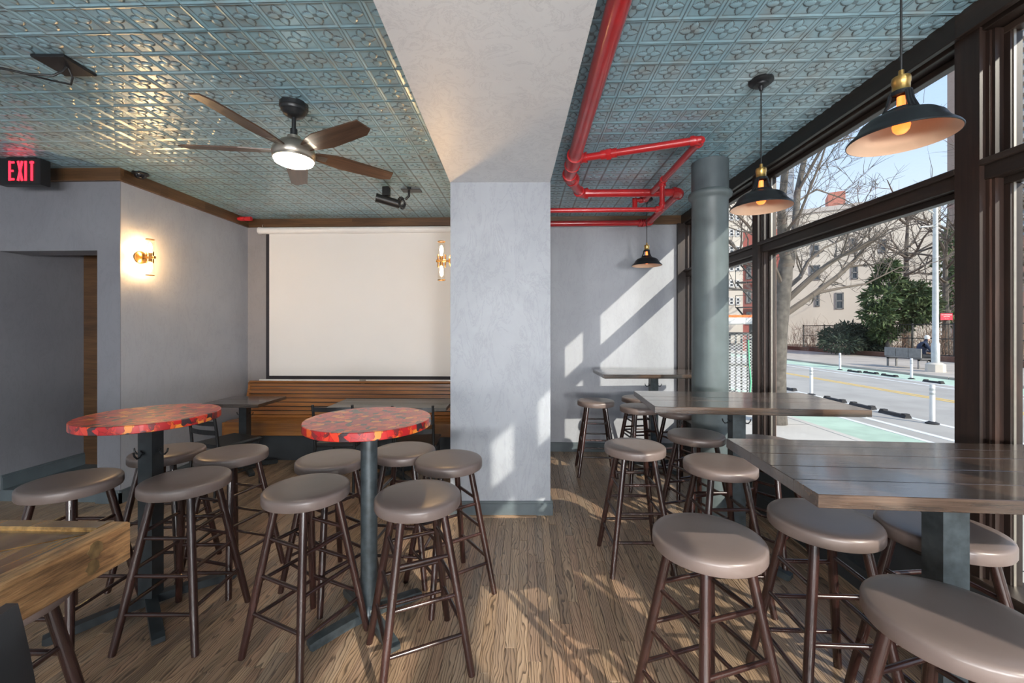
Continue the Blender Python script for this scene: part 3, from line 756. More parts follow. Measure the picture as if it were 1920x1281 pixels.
# ---------------------------------------------------------------- pendant lamps
def make_pendant():
    t = thing('pendant_lamp', '-', 'lamp')
    # origin: ceiling; rim at -0.72
    zr = -.722
    MB().lathe([(0, 0), (.062, 0), (.064, -.012), (.058, -.02), (.04, -.026), (.038, -.034), (.014, -.038), (.009, -.06), (0, -.06)], n=28).build('canopy', BLACK, t)
    MB().tube([(0, 0, -.04), (0, 0, -.50)], .0035, 8).build('cord', CABLE, t)
    MB().lathe([(0, zr+.245), (.008, zr+.245), (.009, zr+.22), (.026, zr+.22), (.0275, zr+.214), (.0275, zr+.20), (.0255, zr+.196), (.0255, zr+.168), (.0275, zr+.165), (0, zr+.165)], n=24).build('socket', BRASS, t)
    mb = MB().lathe([(.0, zr+.168), (.031, zr+.168), (.033, zr+.155), (.029, zr+.152)], n=24)
    for k in range(3):
        for q in range(3):
            a = k*2*pi/3+.5+(q-1)*.25
            mb.tube([(.031*cos(a), .031*sin(a), zr+.16), (.038*cos(a), .038*sin(a), zr+.125), (.052*cos(a), .052*sin(a), zr+.092)], .0055, 6)
    mb.build('neck', BLACK, t)
    outer = [(.040, zr+.104), (.052, zr+.098), (.056, zr+.088), (.072, zr+.082), (.098, zr+.072), (.117, zr+.056), (.127, zr+.036), (.139, zr+.022), (.154, zr+.008), (.158, zr+.002), (.158, zr-.002), (.155, zr-.003)]
    MB().lathe(outer, n=48).build('shade', BLACK, t)
    inner = [(.155, zr-.003), (.150, zr+.006), (.136, zr+.018), (.123, zr+.032), (.113, zr+.053), (.095, zr+.068), (.07, zr+.077), (.04, zr+.082)]
    MB().lathe(inner, n=48).build('shade_lining', simple('peach_shade_enamel', (.60, .41, .28), .3, var=.03), t)
    MB().lathe([(0, zr+.016), (.014, zr+.019), (.023, zr+.03), (.026, zr+.045), (.021, zr+.066), (.013, zr+.095), (.012, zr+.15), (0, zr+.15)], n=24).build('bulb', FILAMENT, t)
    return t
pd = make_pendant(); GP = 'black dome pendant lamps by the window'
pd.location = (*C(1.405, 1.50), ZC); pd['label'] = 'largest and nearest black dome pendant lamp with a glowing amber bulb'; pd['group'] = GP
copy_thing(pd, (*C(1.41, 2.352), ZC), .9, 'middle black dome pendant lamp beside the gray column head', GP)
copy_thing(pd, (*C(1.46, 4.5), ZC), .4, 'farthest small black dome pendant lamp below the red pipes', GP)

# ---------------------------------------------------------------- red sprinkler pipes
rp_ = thing('sprinkler_pipe', 'red painted sprinkler pipe run with elbows under the teal tin ceiling', 'pipe')
zp = 2.87
def pp(u, v, z=zp): return PZ(u, v, z)
A0 = Vector((*C(.36, -1.2), zp)); A1 = pp(1077, 296); A2 = pp(1070, 330)
A0 = Vector((*C(.366, -.4), zp))
A2 = Vector((A1.x, A1.y+.42, zp)); A3 = pp(1092, 360); 
def seg(a, b, r, nm='pipe', n=20): return MB().tube([a, b], r, n).build(nm, REDPAINT, rp_)
def fit(p, d, r, L, n=20, lip=True):
    d = Vector(d).normalized(); p = Vector(p)
    mb = MB().tube([p-d*L/2, p+d*L/2], r, n)
    if lip: mb.tube([p-d*L/2-d*.004, p-d*L/2+d*.014], r*1.1, n).tube([p+d*L/2-d*.014, p+d*L/2+d*.004], r*1.1, n)
    return mb.build('coupling', REDPAINT, rp_)
def elbow(p, d1, d2, r, L):
    p = Vector(p); d1 = Vector(d1).normalized(); d2 = Vector(d2).normalized()
    pts = []
    for i in range(9):
        t_ = i/8; a = p+d1*L*(1-t_)**2+d2*L*t_**2; pts.append(a)
    mb = MB().tube(pts, r, 18)
    mb.tube([p+d1*L*.75, p+d1*(L+.012)], r*1.12, 18); mb.tube([p+d2*L*.75, p+d2*(L+.012)], r*1.12, 18)
    return mb.build('elbow', REDPAINT, rp_)
Y_ = Vector((0, 1, 0))
seg(A0, A1, .050); seg(A1, A2, .050); fit(A1+Y_*.05, Y_, .058, .2)
B1 = pp(1126, 284); B2 = pp(1315, 262); dB = (B2-B1).normalized()
A1c = A1+Y_*.03; dB = (B2-A1c).normalized()
fit(A1c+dB*.075, dB, .037, .05); seg(A1c, B2, .027); 
fit(A1c+dB*.27, dB, .043, .035, 6, False); fit(A1c+dB*.235, dB, .035, .05, 20, False); fit(A1c+dB*.305, dB, .035, .05, 20, False)
B3 = pp(1228, 340, zp); B3 = Vector((B2.x-.005, B3.y, zp)); B4 = Vector((B3.x, B3.y+.55, zp))
elbow(B2, -dB, Y_, .032, .06); seg(B2, B4, .027)
B5 = Vector((B3.x, B3.y, 2.615)); seg(B3, B5, .022); elbow(B3, (0, -1, 0), (0, 0, -1), .03, .04)
B6 = Vector((C(.318, B5.y)[0], B5.y, 2.615)); seg(B5, B6, .021); elbow(B5, (0, 0, 1), (-1, 0, 0), .027, .05)
seg(B4, B4+Vector((-.1, 0, 0)), .021); seg(B4+Vector((-.1, 0, .02)), B4+Vector((-.1, 0, -.09)), .026); elbow(B4, (0, -1, 0), (-1, 0, 0), .029, .04)
fit(B4+Vector((-.1, 0, -.10)), (0, 0, 1), .03, .03, 16, False)
C1 = pp(1275, 361); C0 = Vector((A3.x+.12, C1.y+.0, zp)); 
# 45-degree pair from the big pipe to the cross run
dm = (C0-A2); mid = A2+Vector((.0, .12, 0)); C0 = Vector((A2.x+.16, C1.y, zp))
elbow(A2, (0, -1, 0), (.6, .8, 0), .056, .07); MB().tube([A2, C0], [.045, .04], 18).build('pipe', REDPAINT, rp_); elbow(C0, (A2-C0), (1, 0, 0), .047, .06)
seg(C0, C1, .038); C2 = Vector((C1.x, YB-.10, zp-.028)); seg(C1, C2, .036); elbow(C1, (-1, 0, 0), (0, 1, 0), .048, .06)
C2b = Vector((C2.x-.02, C2.y, C2.z)); C3 = Vector((.12, C2.y, C2.z)); seg(C2, C3, .034); elbow(C2, (0, -1, 0), (-1, 0, 0), .043, .06); fit(C2+Vector((-.1, 0, 0)), (1, 0, 0), .041, .03)
st_ = thing('pipe_stub', 'short red pipe stub poking out at the ceiling above the corner of the screen wall', 'pipe', (0, 0, 0))
q0 = PD(436, 407, 5.0); q0 = Vector((XL, 5.02, 2.9)); MB().tube([q0, q0+Vector((.16, 0, 0))], .02, 14).build('pipe', REDPAINT, st_)
MB().tube([q0+Vector((.06, 0, 0)), q0+Vector((.12, 0, 0))], .027, 14).tube([q0+Vector((.13, 0, 0)), q0+Vector((.2, 0, 0))], .027, 14).build('coupling', REDPAINT, st_)

# ---------------------------------------------------------------- exit sign
ex = PD(38, 321, 3.40)
es = thing('exit_sign', 'black box exit sign with glowing red letters under the ceiling', 'sign', (ex.x, ex.y, ex.z), TH)
MB().box((-.195, 0, -.108), (.165, .075, .108), bev=.006).build('housing', BLACK, es)
MB().box((-.12, .005, .1), (.12, .07, ZC-ex.z), bev=.004).build('canopy', BLACK, es)
def bars(name, segs, x0, wd):
    mb = MB(); h = .16; z0 = -.078
    for (xa, za, xb, zb_) in segs:
        a = Vector((x0+xa*wd, 0, z0+za*h)); b = Vector((x0+xb*wd, 0, z0+zb_*h)); d = (b-a); L = d.length; d.normalize()
        n_ = Vector((-d.z, 0, d.x))*.0078
        vs = [a-n_, b-n_, b+n_, a+n_]
        mb.add([(v.x, -.004, v.z) for v in vs]+[(v.x, .002, v.z) for v in vs], [(0, 1, 2, 3), (7, 6, 5, 4), (0, 4, 5, 1), (1, 5, 6, 2), (2, 6, 7, 3), (3, 7, 4, 0)])
    return mb.build('letter', EXITRED, es)
bars('E', [(0, 0, 0, 1), (0, .07, 1, .07), (0, .5, .8, .5), (0, .93, 1, .93)], -.0855, .038)
bars('X', [(0, 0, 1, 1), (0, 1, 1, 0)], -.016, .033)
bars('I', [(0, 0, 0, 1)], .046, .03)
bars('T', [(.5, 0, .5, 1), (0, .93, 1, .93)], .080, .032)
MB().lathe([(0, 0), (.004, 0), (.004, .004), (0, .004)], (-.175, -.004, -.1), 8).build('indicator', EXITRED, es)

# ---------------------------------------------------------------- ceiling odds and ends
j1 = PZ(75, 106, ZC-.012); j2 = PZ(118, 106, ZC-.012); j3 = PZ(165, 138, ZC-.012); jc = (j1+j3)/2
jb = thing('junction_cover', 'flat black cover plate on the ceiling with drooping black cables', 'cover plate', (jc.x, jc.y, ZC), TH)
MB().box((-.085, -.085, -.022), (.085, .085, -.004), bev=.004).build('plate', BLACK, jb)
MB().tube([(.01, .0, -.02), (.0, -.01, -.05), (-.03, -.03, -.085), (-.12, -.07, -.1), (-.3, -.1, -.07), (-.6, -.12, -.012)], .006, 8).build('cable', CABLE, jb)
MB().tube([(.01, .01, -.02), (.01, .03, -.06), (-.02, .05, -.085), (-.1, .03, -.075), (-.3, .0, -.035), (-.55, -.03, -.012)], .005, 8).build('cable', CABLE, jb)
sc_ = PZ(262, 327, ZC-.02)
sc2 = thing('security_camera', 'small black dome camera at the ceiling edge above the left wall', 'camera', (XL+.10, sc_.y+.02, ZC))
MB().lathe([(0, 0), (.06, 0), (.062, -.014), (.05, -.02), (0, -.022)], n=24).build('base', BLACK, sc2)
MB().lathe([(.046, -.018), (.042, -.036), (.028, -.05), (0, -.056)], n=24).build('dome', simple('black_gloss_dome', (.01, .01, .012), .06), sc2)
pj = PZ(722, 352, ZC-.006)
bp = thing('bullet_camera', 'black cylindrical camera on a ceiling bracket in front of the screen', 'camera', (pj.x, pj.y, ZC), TH)
MB().tube([(-.075, -.03, -.115), (.13, .06, -.155)], .042, 18).tube([(-.082, -.033, -.114), (-.07, -.028, -.116)], .044, 18).build('body', BLACK, bp)
MB().box((-.02, -.03, -.09), (.045, .03, -.0), bev=.004).build('bracket', BLACK, bp)
MB().tube([(.13, .06, -.155), (.16, .05, -.17), (.2, .04, -.16)], .004, 8).build('cable', CABLE, bp)
br = thing('cable_bracket', 'small black ceiling plate holding a coil of cable near the black cylindrical camera', 'bracket', (pj.x+.235, pj.y+.02, ZC), TH)
MB().box((-.07, -.05, -.035), (.12, .05, -.027)).build('plate', BLACK, br)
MB().tube([(.0, 0, 0), (.0, 0, -.03)], .02, 10).tube([(.0, 0, -.03), (.0, 0, -.085), (-.04, 0, -.12)], .012, 10).build('arm', BLACK, br)
cb = MB()
for k in range(5):
    a0 = k*.5; cb.tube([(-.06+.028*cos(a0+q*.7)+.004*k-.02, .01*sin(q), -.135+.045*sin(a0+q*.7)-.01*k) for q in range(10)], .0055, 6)
cb.build('cable_coil', CABLE, br)
# ================================================================ the street outside
ZG = -.15
ASPH = simple('asphalt', (.42, .39, .35), .85, var=.12, sc=1.2, bump=.2, bsc=80)
CONC = simple('sidewalk_concrete', (.60, .55, .48), .85, var=.08, sc=1.5, bump=.15, bsc=60)
CONC2 = simple('far_sidewalk_concrete', (.44, .385, .33), .9, var=.15, sc=1)
GREENL = simple('green_lane_paint', (.47, .60, .47), .8, var=.12, sc=2.5)
WHITEL = simple('white_road_paint', (.78, .78, .76), .8, var=.08, sc=5)
YELL = simple('yellow_road_paint', (.72, .48, .14), .8, var=.1, sc=4)
DIRT = simple('leaf_litter_ground', (.17, .12, .085), .95, var=.35, sc=3)
BARK = simple('gray_bark', (.115, .10, .085), .9, var=.35, sc=12, bump=.6, bsc=25)
TWIG = simple('bare_twigs', (.13, .105, .085), .9, var=.2, sc=3)
NEEDLE = simple('evergreen_needles', (.065, .10, .035), .8, var=.6, sc=2.2)
BUSHG = simple('yew_leaves', (.025, .04, .02), .8, var=.5, sc=3)
RUBBER = simple('black_rubber', (.03, .03, .033), .8)
GALV = simple('galvanized_steel', (.5, .52, .52), .5, .4, .1, 6)
CREAM = simple('cream_painted_brick', (.66, .60, .52), .9, var=.08, sc=.35)
REDBR = simple('red_brick_wall', (.36, .10, .08), .9, var=.15, sc=.5)
BROWNBR = simple('brown_brick_tower', (.33, .25, .21), .9, var=.08, sc=.2)
PALE = simple('pale_tower_wall', (.72, .70, .68), .9, var=.03, sc=.2)
WINDARK = simple('far_window_glass', (.06, .075, .09), .15, var=.3, sc=.6)
WHITEF = simple('white_window_frame', (.75, .75, .74), .6)
SLAB = simple('balcony_concrete', (.55, .5, .46), .9, var=.05)
rd = sbox('road', (5.0, -30, ZG-.3), (14.95, 90, ZG-.08), ASPH)
sbox('sidewalk', (2.09, -30, ZG-.3), (5.0, 90, ZG), CONC)
sbox('sidewalk_far', (14.95, -30, ZG-.3), (21.7, 90, ZG), CONC2)
sbox('terrain', (21.7, -60, ZG-.3), (120, 200, ZG+.06), DIRT)
kb = struct('kerb'); 
for y in range(-6, 40, 3): MB().box((5.0, y+.01, ZG-.2), (5.15, y+2.99, ZG+.004), bev=.012).build('kerb_stone', CONC, kb)
kb2 = struct('kerb_far')
for y in range(-3, 48, 3): MB().box((14.8, y+.01, ZG-.2), (14.95, y+2.99, ZG+.004), bev=.012).build('kerb_stone', CONC2, kb2)
zr0, zr1 = ZG-.08, ZG-.076
def strip(nm, x0, x1, m, y0=-30, y1=90, z=zr1): MB().box((x0, y0, zr0-.01), (x1, y1, z)).build(nm, m, rd)
strip('bike_lane', 5.15, 6.25, GREENL); strip('lane_line', 6.27, 6.37, WHITEL); strip('lane_line', 6.72, 6.84, WHITEL); strip('lane_line', 7.62, 7.74, WHITEL)
strip('center_line', 10.26, 10.38, YELL); strip('center_line', 10.46, 10.58, YELL); strip('bike_lane', 13.35, 14.75, GREENL); strip('lane_line', 12.55, 12.65, WHITEL); strip('lane_line', 13.2, 13.3, WHITEL)
for k, (dx, L) in enumerate(((2.09, 2.9),)):
    for y in [-3+1.5*i for i in range(20)]: MB().box((2.09, y, ZG-.01), (5.0, y+.012, ZG+.001)).build('expansion_joint', RUBBER, bpy.data.objects['sidewalk'])

def delin(u, v, label):
    d = (EYE-(ZG-.08))*F/(v-HY); x, y = C((u-CX)/F*d, d)
    t = thing('lane_post', label, 'post', (x, y, ZG-.08), 0, 'white flexible posts along the bike lanes')
    MB().lathe([(.1, 0), (.1, .02), (.05, .045), (.04, .05)], n=16).build('base', RUBBER, t)
    MB().lathe([(.04, .03), (.04, .72), (.03, .735), (0, .735)], n=16).build('post', WHITEP, t)
    for z in (.54, .62): MB().lathe([(.041, z), (.041, z+.045)], n=16).build('reflective_band', GALV, t)
delin(1748, 795, 'white post at the near bike lane, nearest and tallest-looking, beside the dark window post')
delin(1521, 741, 'white post at the near bike lane, farther along, right of the bare tree trunk')
delin(1575, 694, 'white post on the far side of the street, before the dark evergreen bush')
delin(1709, 711, 'white post on the far side of the street, in front of the seated person')
def wstop(u, v, label, L=.62):
    d = (EYE-(ZG-.08))*F/(v-HY); x, y = C((u-CX)/F*d, d)
    t = MB(); t.prism([(-.075, 0), (.075, 0), (.045, .06), (-.045, .06)], -L/2, L/2, Matrix(((1, 0, 0, 0), (0, 0, 1, 0), (0, 1, 0, 0), (0, 0, 0, 1))))
    t.box((-.05, -L/2+.02, .06), (.05, -L/2+.1, .085)).box((-.05, L/2-.1, .06), (.05, L/2-.02, .085))
    o = t.build('wheel_stop', RUBBER); o.location = (x, y, ZG-.08); tag(o, label, 'wheel stop', 'black rubber wheel stops')
wstop(1478, 731, 'black rubber wheel stop just right of the bare tree trunk')
wstop(1565, 752, 'black rubber wheel stop on the near side, beside the more distant white post')
wstop(1617, 764, 'black rubber wheel stop on the near side, in the middle of the row of three')
wstop(1677, 779, 'black rubber wheel stop on the near side, closest to the nearest white post')
wstop(1602, 698, 'black rubber wheel stop across the street, beside the far white post before the bush')
wstop(1633, 701, 'black rubber wheel stop across the street, second from that far white post')
wstop(1668, 706, 'black rubber wheel stop across the street, in front of the bench')
wstop(1750, 718, 'black rubber wheel stop across the street, below the lamp post')

# ---------------------------------------------------------------- bare tree at the near kerb
def branchy(mb, p, d, L, r, depth, rn, spread=.55, up=.12, nchild=(3, 5), minr=.004):
    n = 4 if depth > 1 else 3; pts = [p]; rr = [r]; dd = d.normalized()
    for i in range(n):
        dd = (dd+Vector((rn.gauss(0, .16), rn.gauss(0, .16), rn.gauss(up*.3, .13)))).normalized()
        pts.append(pts[-1]+dd*L/n); rr.append(r*(1-.72*(i+1)/n))
    mb.tube(pts, rr, 6 if r > .03 else (4 if r > .012 else 3), cap=False)
    if depth <= 0: return
    for c in range(rn.randint(*nchild)):
        t_ = rn.uniform(.25, 1); i = min(n-1, int(t_*n)); f = t_*n-i; q = pts[i].lerp(pts[i+1], f)
        base = (pts[i+1]-pts[i]).normalized(); sd = Vector((rn.gauss(0, 1), rn.gauss(0, 1), rn.gauss(.25, .7))).normalized()
        nd = (base*(1-spread)+sd*spread).normalized(); nr = max(minr, rr[i]*.58)
        branchy(mb, q, nd, L*rn.uniform(.45, .72), nr, depth-1, rn, spread, up, nchild, minr)
rn = random.Random(11); DT = 7.45
tp = lambda u, v, dd=0: PD(u, v, DT+dd)
tr = thing('bare_tree', 'large bare street tree with a thick gray trunk just outside the window', 'tree', (tp(1455, 792).x, tp(1455, 792).y, ZG))
L0 = Vector(tr.location)
def loc(pts): return [Vector(p)-L0 for p in pts]
tk = MB().tube(loc([tp(1452, 800), tp(1455, 775), tp(1456, 700), tp(1460, 620), tp(1466, 560), tp(1471, 515), tp(1474, 488)]), [.21, .17, .148, .14, .135, .125, .11], 16)
tk.tube(loc([tp(1476, 500), tp(1470, 470), tp(1466, 434, -.1), tp(1465, 395, -.2), tp(1471, 330, -.4), tp(1480, 240, -.5), tp(1478, 100, -.6)]), [.10, .08, .07, .06, .055, .045, .03], 12)
tk.tube(loc([tp(1478, 500), tp(1487, 462, .1), tp(1491, 426, .2), tp(1495, 361, .3), tp(1507, 304, .4), tp(1530, 220, .5), tp(1540, 80, .6)]), [.09, .07, .058, .052, .046, .035, .025], 12)
tk.build('trunk', BARK, tr)
lb = MB(); limbs = [
 ([(1470, 568, 0), (1521, 521, -.2), (1554, 495, -.3), (1582, 476, -.35), (1615, 462, -.4), (1660, 440, -.5)], .055),
 ([(1464, 595, 0), (1515, 560, .2), (1570, 519, .4), (1602, 489, .5), (1633, 450, .6), (1665, 430, .8)], .06),
 ([(1530, 550, .25), (1582, 539, .3), (1622, 533, .3), (1690, 500, .3)], .03),
 ([(1470, 545, 0), (1500, 520, .3), (1515, 490, .5), (1545, 465, .8), (1600, 440, 1.0)], .045),
 ([(1466, 570, 0), (1455, 530, .1), (1430, 505, .2), (1395, 480, .3), (1350, 440, .5)], .05),
 ([(1468, 540, 0), (1440, 470, -.3), (1400, 420, -.6), (1360, 380, -.9)], .04),
 ([(1461, 600, 0), (1450, 570, .4), (1405, 545, .8), (1360, 540, 1.2), (1310, 520, 1.4)], .035),
 ([(1493, 380, .25), (1530, 355, .3), (1580, 372, .4), (1610, 390, .6)], .018),
 ([(1495, 361, .3), (1545, 270, .0), (1610, 200, -.3), (1700, 120, -.6)], .03),
 ([(1470, 440, 0), (1500, 400, -.6), (1540, 300, -.9), (1570, 200, -1.0)], .028),
 ([(1512, 290, .4), (1580, 262, .3), (1650, 250, .2), (1720, 230, .2)], .018)]
for pts, r in limbs:
    P_ = loc([tp(*p) for p in pts]); n = len(P_)
    lb.tube(P_, [r*(1-.7*i/(n-1)) for i in range(n)], 8, cap=False)
    for c in range(9):
        t_ = rn.uniform(.2, 1)*(n-1); i = min(n-2, int(t_)); q = P_[i].lerp(P_[i+1], t_-i)
        base = (P_[i+1]-P_[i]).normalized(); sd = Vector((rn.gauss(0, 1), rn.gauss(0, 1), rn.gauss(.35, .6))).normalized()
        branchy(lb, q, (base*.5+sd*.5), rn.uniform(.5, 1.0), r*.36, 2, rn, minr=.0045)
lb.build('branches', TWIG, tr)
def bare(label, u, v, d, H, seed, name='bare_tree', group='bare trees beyond the fence'):
    b = PD(u, v, d); b.z = ZG; t = thing(name, label, 'tree' if 'tree' in name else 'shrub', tuple(b), 0, group); r_ = random.Random(seed)
    mb = MB(); mb.tube([(0, 0, 0), (r_.uniform(-.1, .1), r_.uniform(-.1, .1), H*.3), (r_.uniform(-.2, .2), r_.uniform(-.2, .2), H*.62), (r_.uniform(-.4, .4), 0, H*.95)], [H*.022, H*.017, H*.011, H*.003], 8).build('trunk', BARK, t)
    m2 = MB()
    for k in range(16):
        z = H*r_.uniform(.2, .85); a = r_.uniform(0, 2*pi)
        branchy(m2, Vector((0, 0, z)), Vector((cos(a), sin(a), r_.uniform(.2, 1.2))), H*r_.uniform(.2, .4), H*.008, 2, r_, minr=.012)
    m2.build('branches', TWIG, t)
bare('bare tree behind the bench right of the lamp post', 1775, 650, 27, 10, 3)
bare('bare tree seen through the pane right of the dark window post', 1900, 650, 24, 12, 4)
bare('tall bare tree behind the cream building corner, left of the lamp post', 1700, 650, 34, 13, 5)
bare('bare tree far off at the pane edge, beyond the tree by the window post', 1960, 650, 29, 13, 8)
def shrub(label, u, d, H, W, seed):
    b = PD(u, 650, d); b.z = ZG; t = thing('bare_shrub', label, 'shrub', tuple(b), 0, 'bare brown shrubs behind the fence'); r_ = random.Random(seed); m2 = MB()
    for k in range(26):
        a = r_.uniform(0, 2*pi)
        branchy(m2, Vector((r_.uniform(-W/2, W/2), r_.uniform(-.5, .5), 0)), Vector((cos(a)*.5, sin(a)*.5, 1)), H*r_.uniform(.5, 1), .018, 1, r_, minr=.012)
    m2.build('stems', simple('brown_shrub_stems', (.25, .16, .11), .95, var=.3, sc=1.5), t)
for k, (u, d) in enumerate(((1500, 37), (1545, 36), (1668, 29), (1720, 27), (1768, 25), (1880, 22), (1915, 21))):
    shrub('bare brown shrub behind the fence, ' + ['at the big tree trunk', 'left end of the evergreen bush', 'beside the seated person', 'just left of the lamp post', 'just right of the lamp post', 'first one right of the dark window post', 'at the right edge of the photo'][k], u, d, 2.2, 2.6, 20+k)
def leafy(mb, c, rx, rz, n, s, r_, droop=0):
    for k in range(n):
        while True:
            v = Vector((r_.uniform(-1, 1), r_.uniform(-1, 1), r_.uniform(-1, 1)))
            if .25 < v.length < 1: break
        p = Vector(c)+Vector((v.x*rx, v.y*rx, v.z*rz)); o_ = (v.normalized()+Vector((r_.gauss(0, .5), r_.gauss(0, .5), r_.gauss(-droop, .4)))).normalized()
        q = o_.cross(Vector((r_.random()-.5, r_.random()-.5, r_.random()-.5))).normalized()*s*.22; e_ = o_*s*r_.uniform(.6, 1.3)
        mb.add([p-q, p+q*.9+e_*.3, p+e_, p-q*.6+e_*.55], [(0, 1, 2, 3)])
def evergreen(label, u, d, blobs, seed, m, nm='evergreen_tree', cat='tree', n=620, s=.35):
    b = PD(u, 650, d); b.z = ZG; t = thing(nm, label, cat, tuple(b)); r_ = random.Random(seed); mb = MB()
    for (uu, vv, rpx, rz) in blobs:
        c = PD(uu, vv, d+r_.uniform(-.8, .8))-b; leafy(mb, c, rpx*d/F, rz*d/F, n, s, r_, .25)
    o = mb.build('foliage', m, t, fix=False); o['kind'] = 'stuff'
    top = max(PD(u_, v_, d).z for u_, v_, _, _ in blobs)-b.z
    MB().tube([(0, 0, 0), (.1, 0, top*.5), (.05, 0, top)], [.17, .13, .03], 10).build('trunk', BARK, t)
evergreen('dark green evergreen tree behind the fence, pointed top left of the lamp post', 1665, 26,
  [(1665, 505, 16, 16), (1660, 530, 26, 18), (1650, 560, 28, 20), (1690, 545, 24, 18), (1715, 550, 24, 20), (1690, 575, 34, 20), (1645, 590, 26, 20), (1720, 585, 30, 22), (1675, 605, 36, 18), (1735, 570, 22, 20), (1655, 625, 18, 14)], 5, NEEDLE)
evergreen('wide dark evergreen bush behind the fence, left of the pointed evergreen tree', 1590, 27.5,
  [(1565, 630, 24, 16), (1590, 622, 24, 18), (1612, 628, 26, 18), (1578, 645, 34, 14), (1625, 648, 26, 14), (1640, 640, 20, 20)], 6, BUSHG, 'evergreen_bush', 'bush', 620, .3)
evergreen('tall evergreen tree at the edge of the dark window post, right of the lamp post', 1775, 30,
  [(1778, 455, 14, 22), (1775, 500, 18, 24), (1780, 545, 22, 24), (1772, 590, 22, 24)], 7, NEEDLE, n=380)

# ---------------------------------------------------------------- fence, planter edge
fn = thing('park_fence', 'black metal park fence across the street behind the bench', 'fence', (22.8, 0, 0))
FB = simple('black_fence_paint', (.02, .022, .022), .6)
for k in range(13): MB().box((-.035, 6+2.4*k-.035, ZG), (.035, 6+2.4*k+.035, 1.88)).build('post', FB, fn)
for z in (.1, 1.0, 1.8): MB().box((-.025, 6, z-.025), (.025, 6+2.4*12, z+.025)).build('rail', FB, fn)
wires = MB()
for k in range(0, 160):
    y = 6+.18*k; wires.box((-.005, y, ZG), (.005, y+.012, 1.8))
wires.build('pickets', FB, fn)['kind'] = 'stuff'
pe = thing('planter_edge', 'low red-brown planter edging along the far sidewalk', 'edging', (21.75, 0, ZG))
for k in range(12): MB().box((-.12, 5+2.5*k+.015, 0), (.12, 7.5+2.5*k-.015, .28), bev=.02).build('edging_block', simple('redbrown_edging', (.16, .075, .05), .85), pe)

# ---------------------------------------------------------------- bench with a seated person
yb0, yb1 = 17.95, 19.75; xb = 16.63
bs = thing('street_bench', 'gray metal bench seen from behind on the far sidewalk', 'bench', (xb, yb0, ZG))
BG = simple('weathered_bench_gray', (.22, .215, .21), .6, .2, .15, 8)
for k in range(3):
    y0 = k*.6+.015; MB().box((-.03, y0, .46), (.02, y0+.57, .86), bev=.012).build('back_panel', BG, bs); MB().box((.0, y0, .40), (.46, y0+.57, .44), bev=.012).build('seat_panel', BG, bs)
for y in (.15, 1.65):
    MB().box((-.02, y-.03, 0), (.03, y+.03, .42)).box((.36, y-.03, 0), (.42, y+.03, .42)).box((-.02, y-.03, .34), (.42, y+.03, .4)).build('leg', BG, bs)
def skinfig(name, joints, bones, m, parent, lev=2):
    me = bpy.data.meshes.new(name); me.from_pydata([j[0] for j in joints], bones, [])
    o = bpy.data.objects.new(name, me); COL.objects.link(o); o.parent = parent
    md = o.modifiers.new('skin', 'SKIN'); md.use_smooth_shade = True
    for i, j in enumerate(joints): me.skin_vertices[0].data[i].radius = (j[1], j[1]*j[2] if len(j) > 2 else j[1])
    me.skin_vertices[0].data[0].use_root = True
    o.modifiers.new('sub', 'SUBSURF').levels = lev; o.modifiers['sub'].render_levels = lev
    me.materials.append(m); return o
ps = thing('person', 'white-haired person in a navy coat sitting on the gray bench, seen from behind', 'person', (xb+.24, yb0+.34, ZG), -.25)
NAVY = simple('navy_coat', (.018, .028, .06), .85); DKTR = simple('dark_trousers', (.02, .022, .028), .85); SKIN_ = simple('skin', (.55, .33, .24), .6); HAIR = simple('white_hair', (.72, .70, .66), .8); SHOE = simple('black_shoes', (.015, .015, .015), .5)
# local +x: facing direction (to the park)
skinfig('body', [((0, 0, .52), .14, 1.2), ((.02, 0, .70), .15, 1.2), ((.07, 0, .90), .165, 1.2), ((.13, 0, 1.06), .12, 1.3), ((.17, 0, 1.14), .055), ((.2, 0, 1.2), .06), ((.24, 0, 1.27), .085),
  ((.12, .2, 1.02), .065), ((.2, .27, .80), .055), ((.42, .18, .72), .045), ((.5, .12, .74), .035),
  ((.12, -.2, 1.02), .065), ((.2, -.27, .80), .055), ((.42, -.18, .72), .045), ((.5, -.12, .74), .035)],
  [(0, 1), (1, 2), (2, 3), (3, 4), (4, 5), (5, 6), (3, 7), (7, 8), (8, 9), (9, 10), (3, 11), (11, 12), (12, 13), (13, 14)], NAVY, ps)
skinfig('trousers', [((0, 0, .52), .13), ((.05, .1, .52), .1), ((.42, .12, .52), .08), ((.44, .12, .28), .06), ((.42, .12, .1), .045), ((.05, -.1, .52), .1), ((.42, -.12, .52), .08), ((.40, -.12, .28), .06), ((.36, -.12, .1), .045)],
  [(0, 1), (1, 2), (2, 3), (3, 4), (0, 5), (5, 6), (6, 7), (7, 8)], DKTR, ps)
hd = MB().lathe([(0, -.12), (.04, -.115), (.062, -.08), (.075, -.02), (.08, .04), (.07, .09), (.04, .118), (0, .125)], (.255, 0, 1.29), 20); hd.build('head', SKIN_, ps)
MB().lathe([(.084, -.03), (.09, .02), (.085, .07), (.06, .115), (.03, .135), (0, .138)], (.24, 0, 1.295), 20).build('hair', HAIR, ps)
for s in (-1, 1):
    f_ = MB()
    f_.tube([(.5, s*.12, .74), (.56, s*.09, .75)], [.035, .026], 10).build('hand', SKIN_, ps)
    MB().tube([(.38+.03*s, s*.12, .05), (.5+.03*s, s*.12, .04), (.6+.03*s, s*.12, .035)], [.05, .048, .035], 10).build('shoe', SHOE, ps)

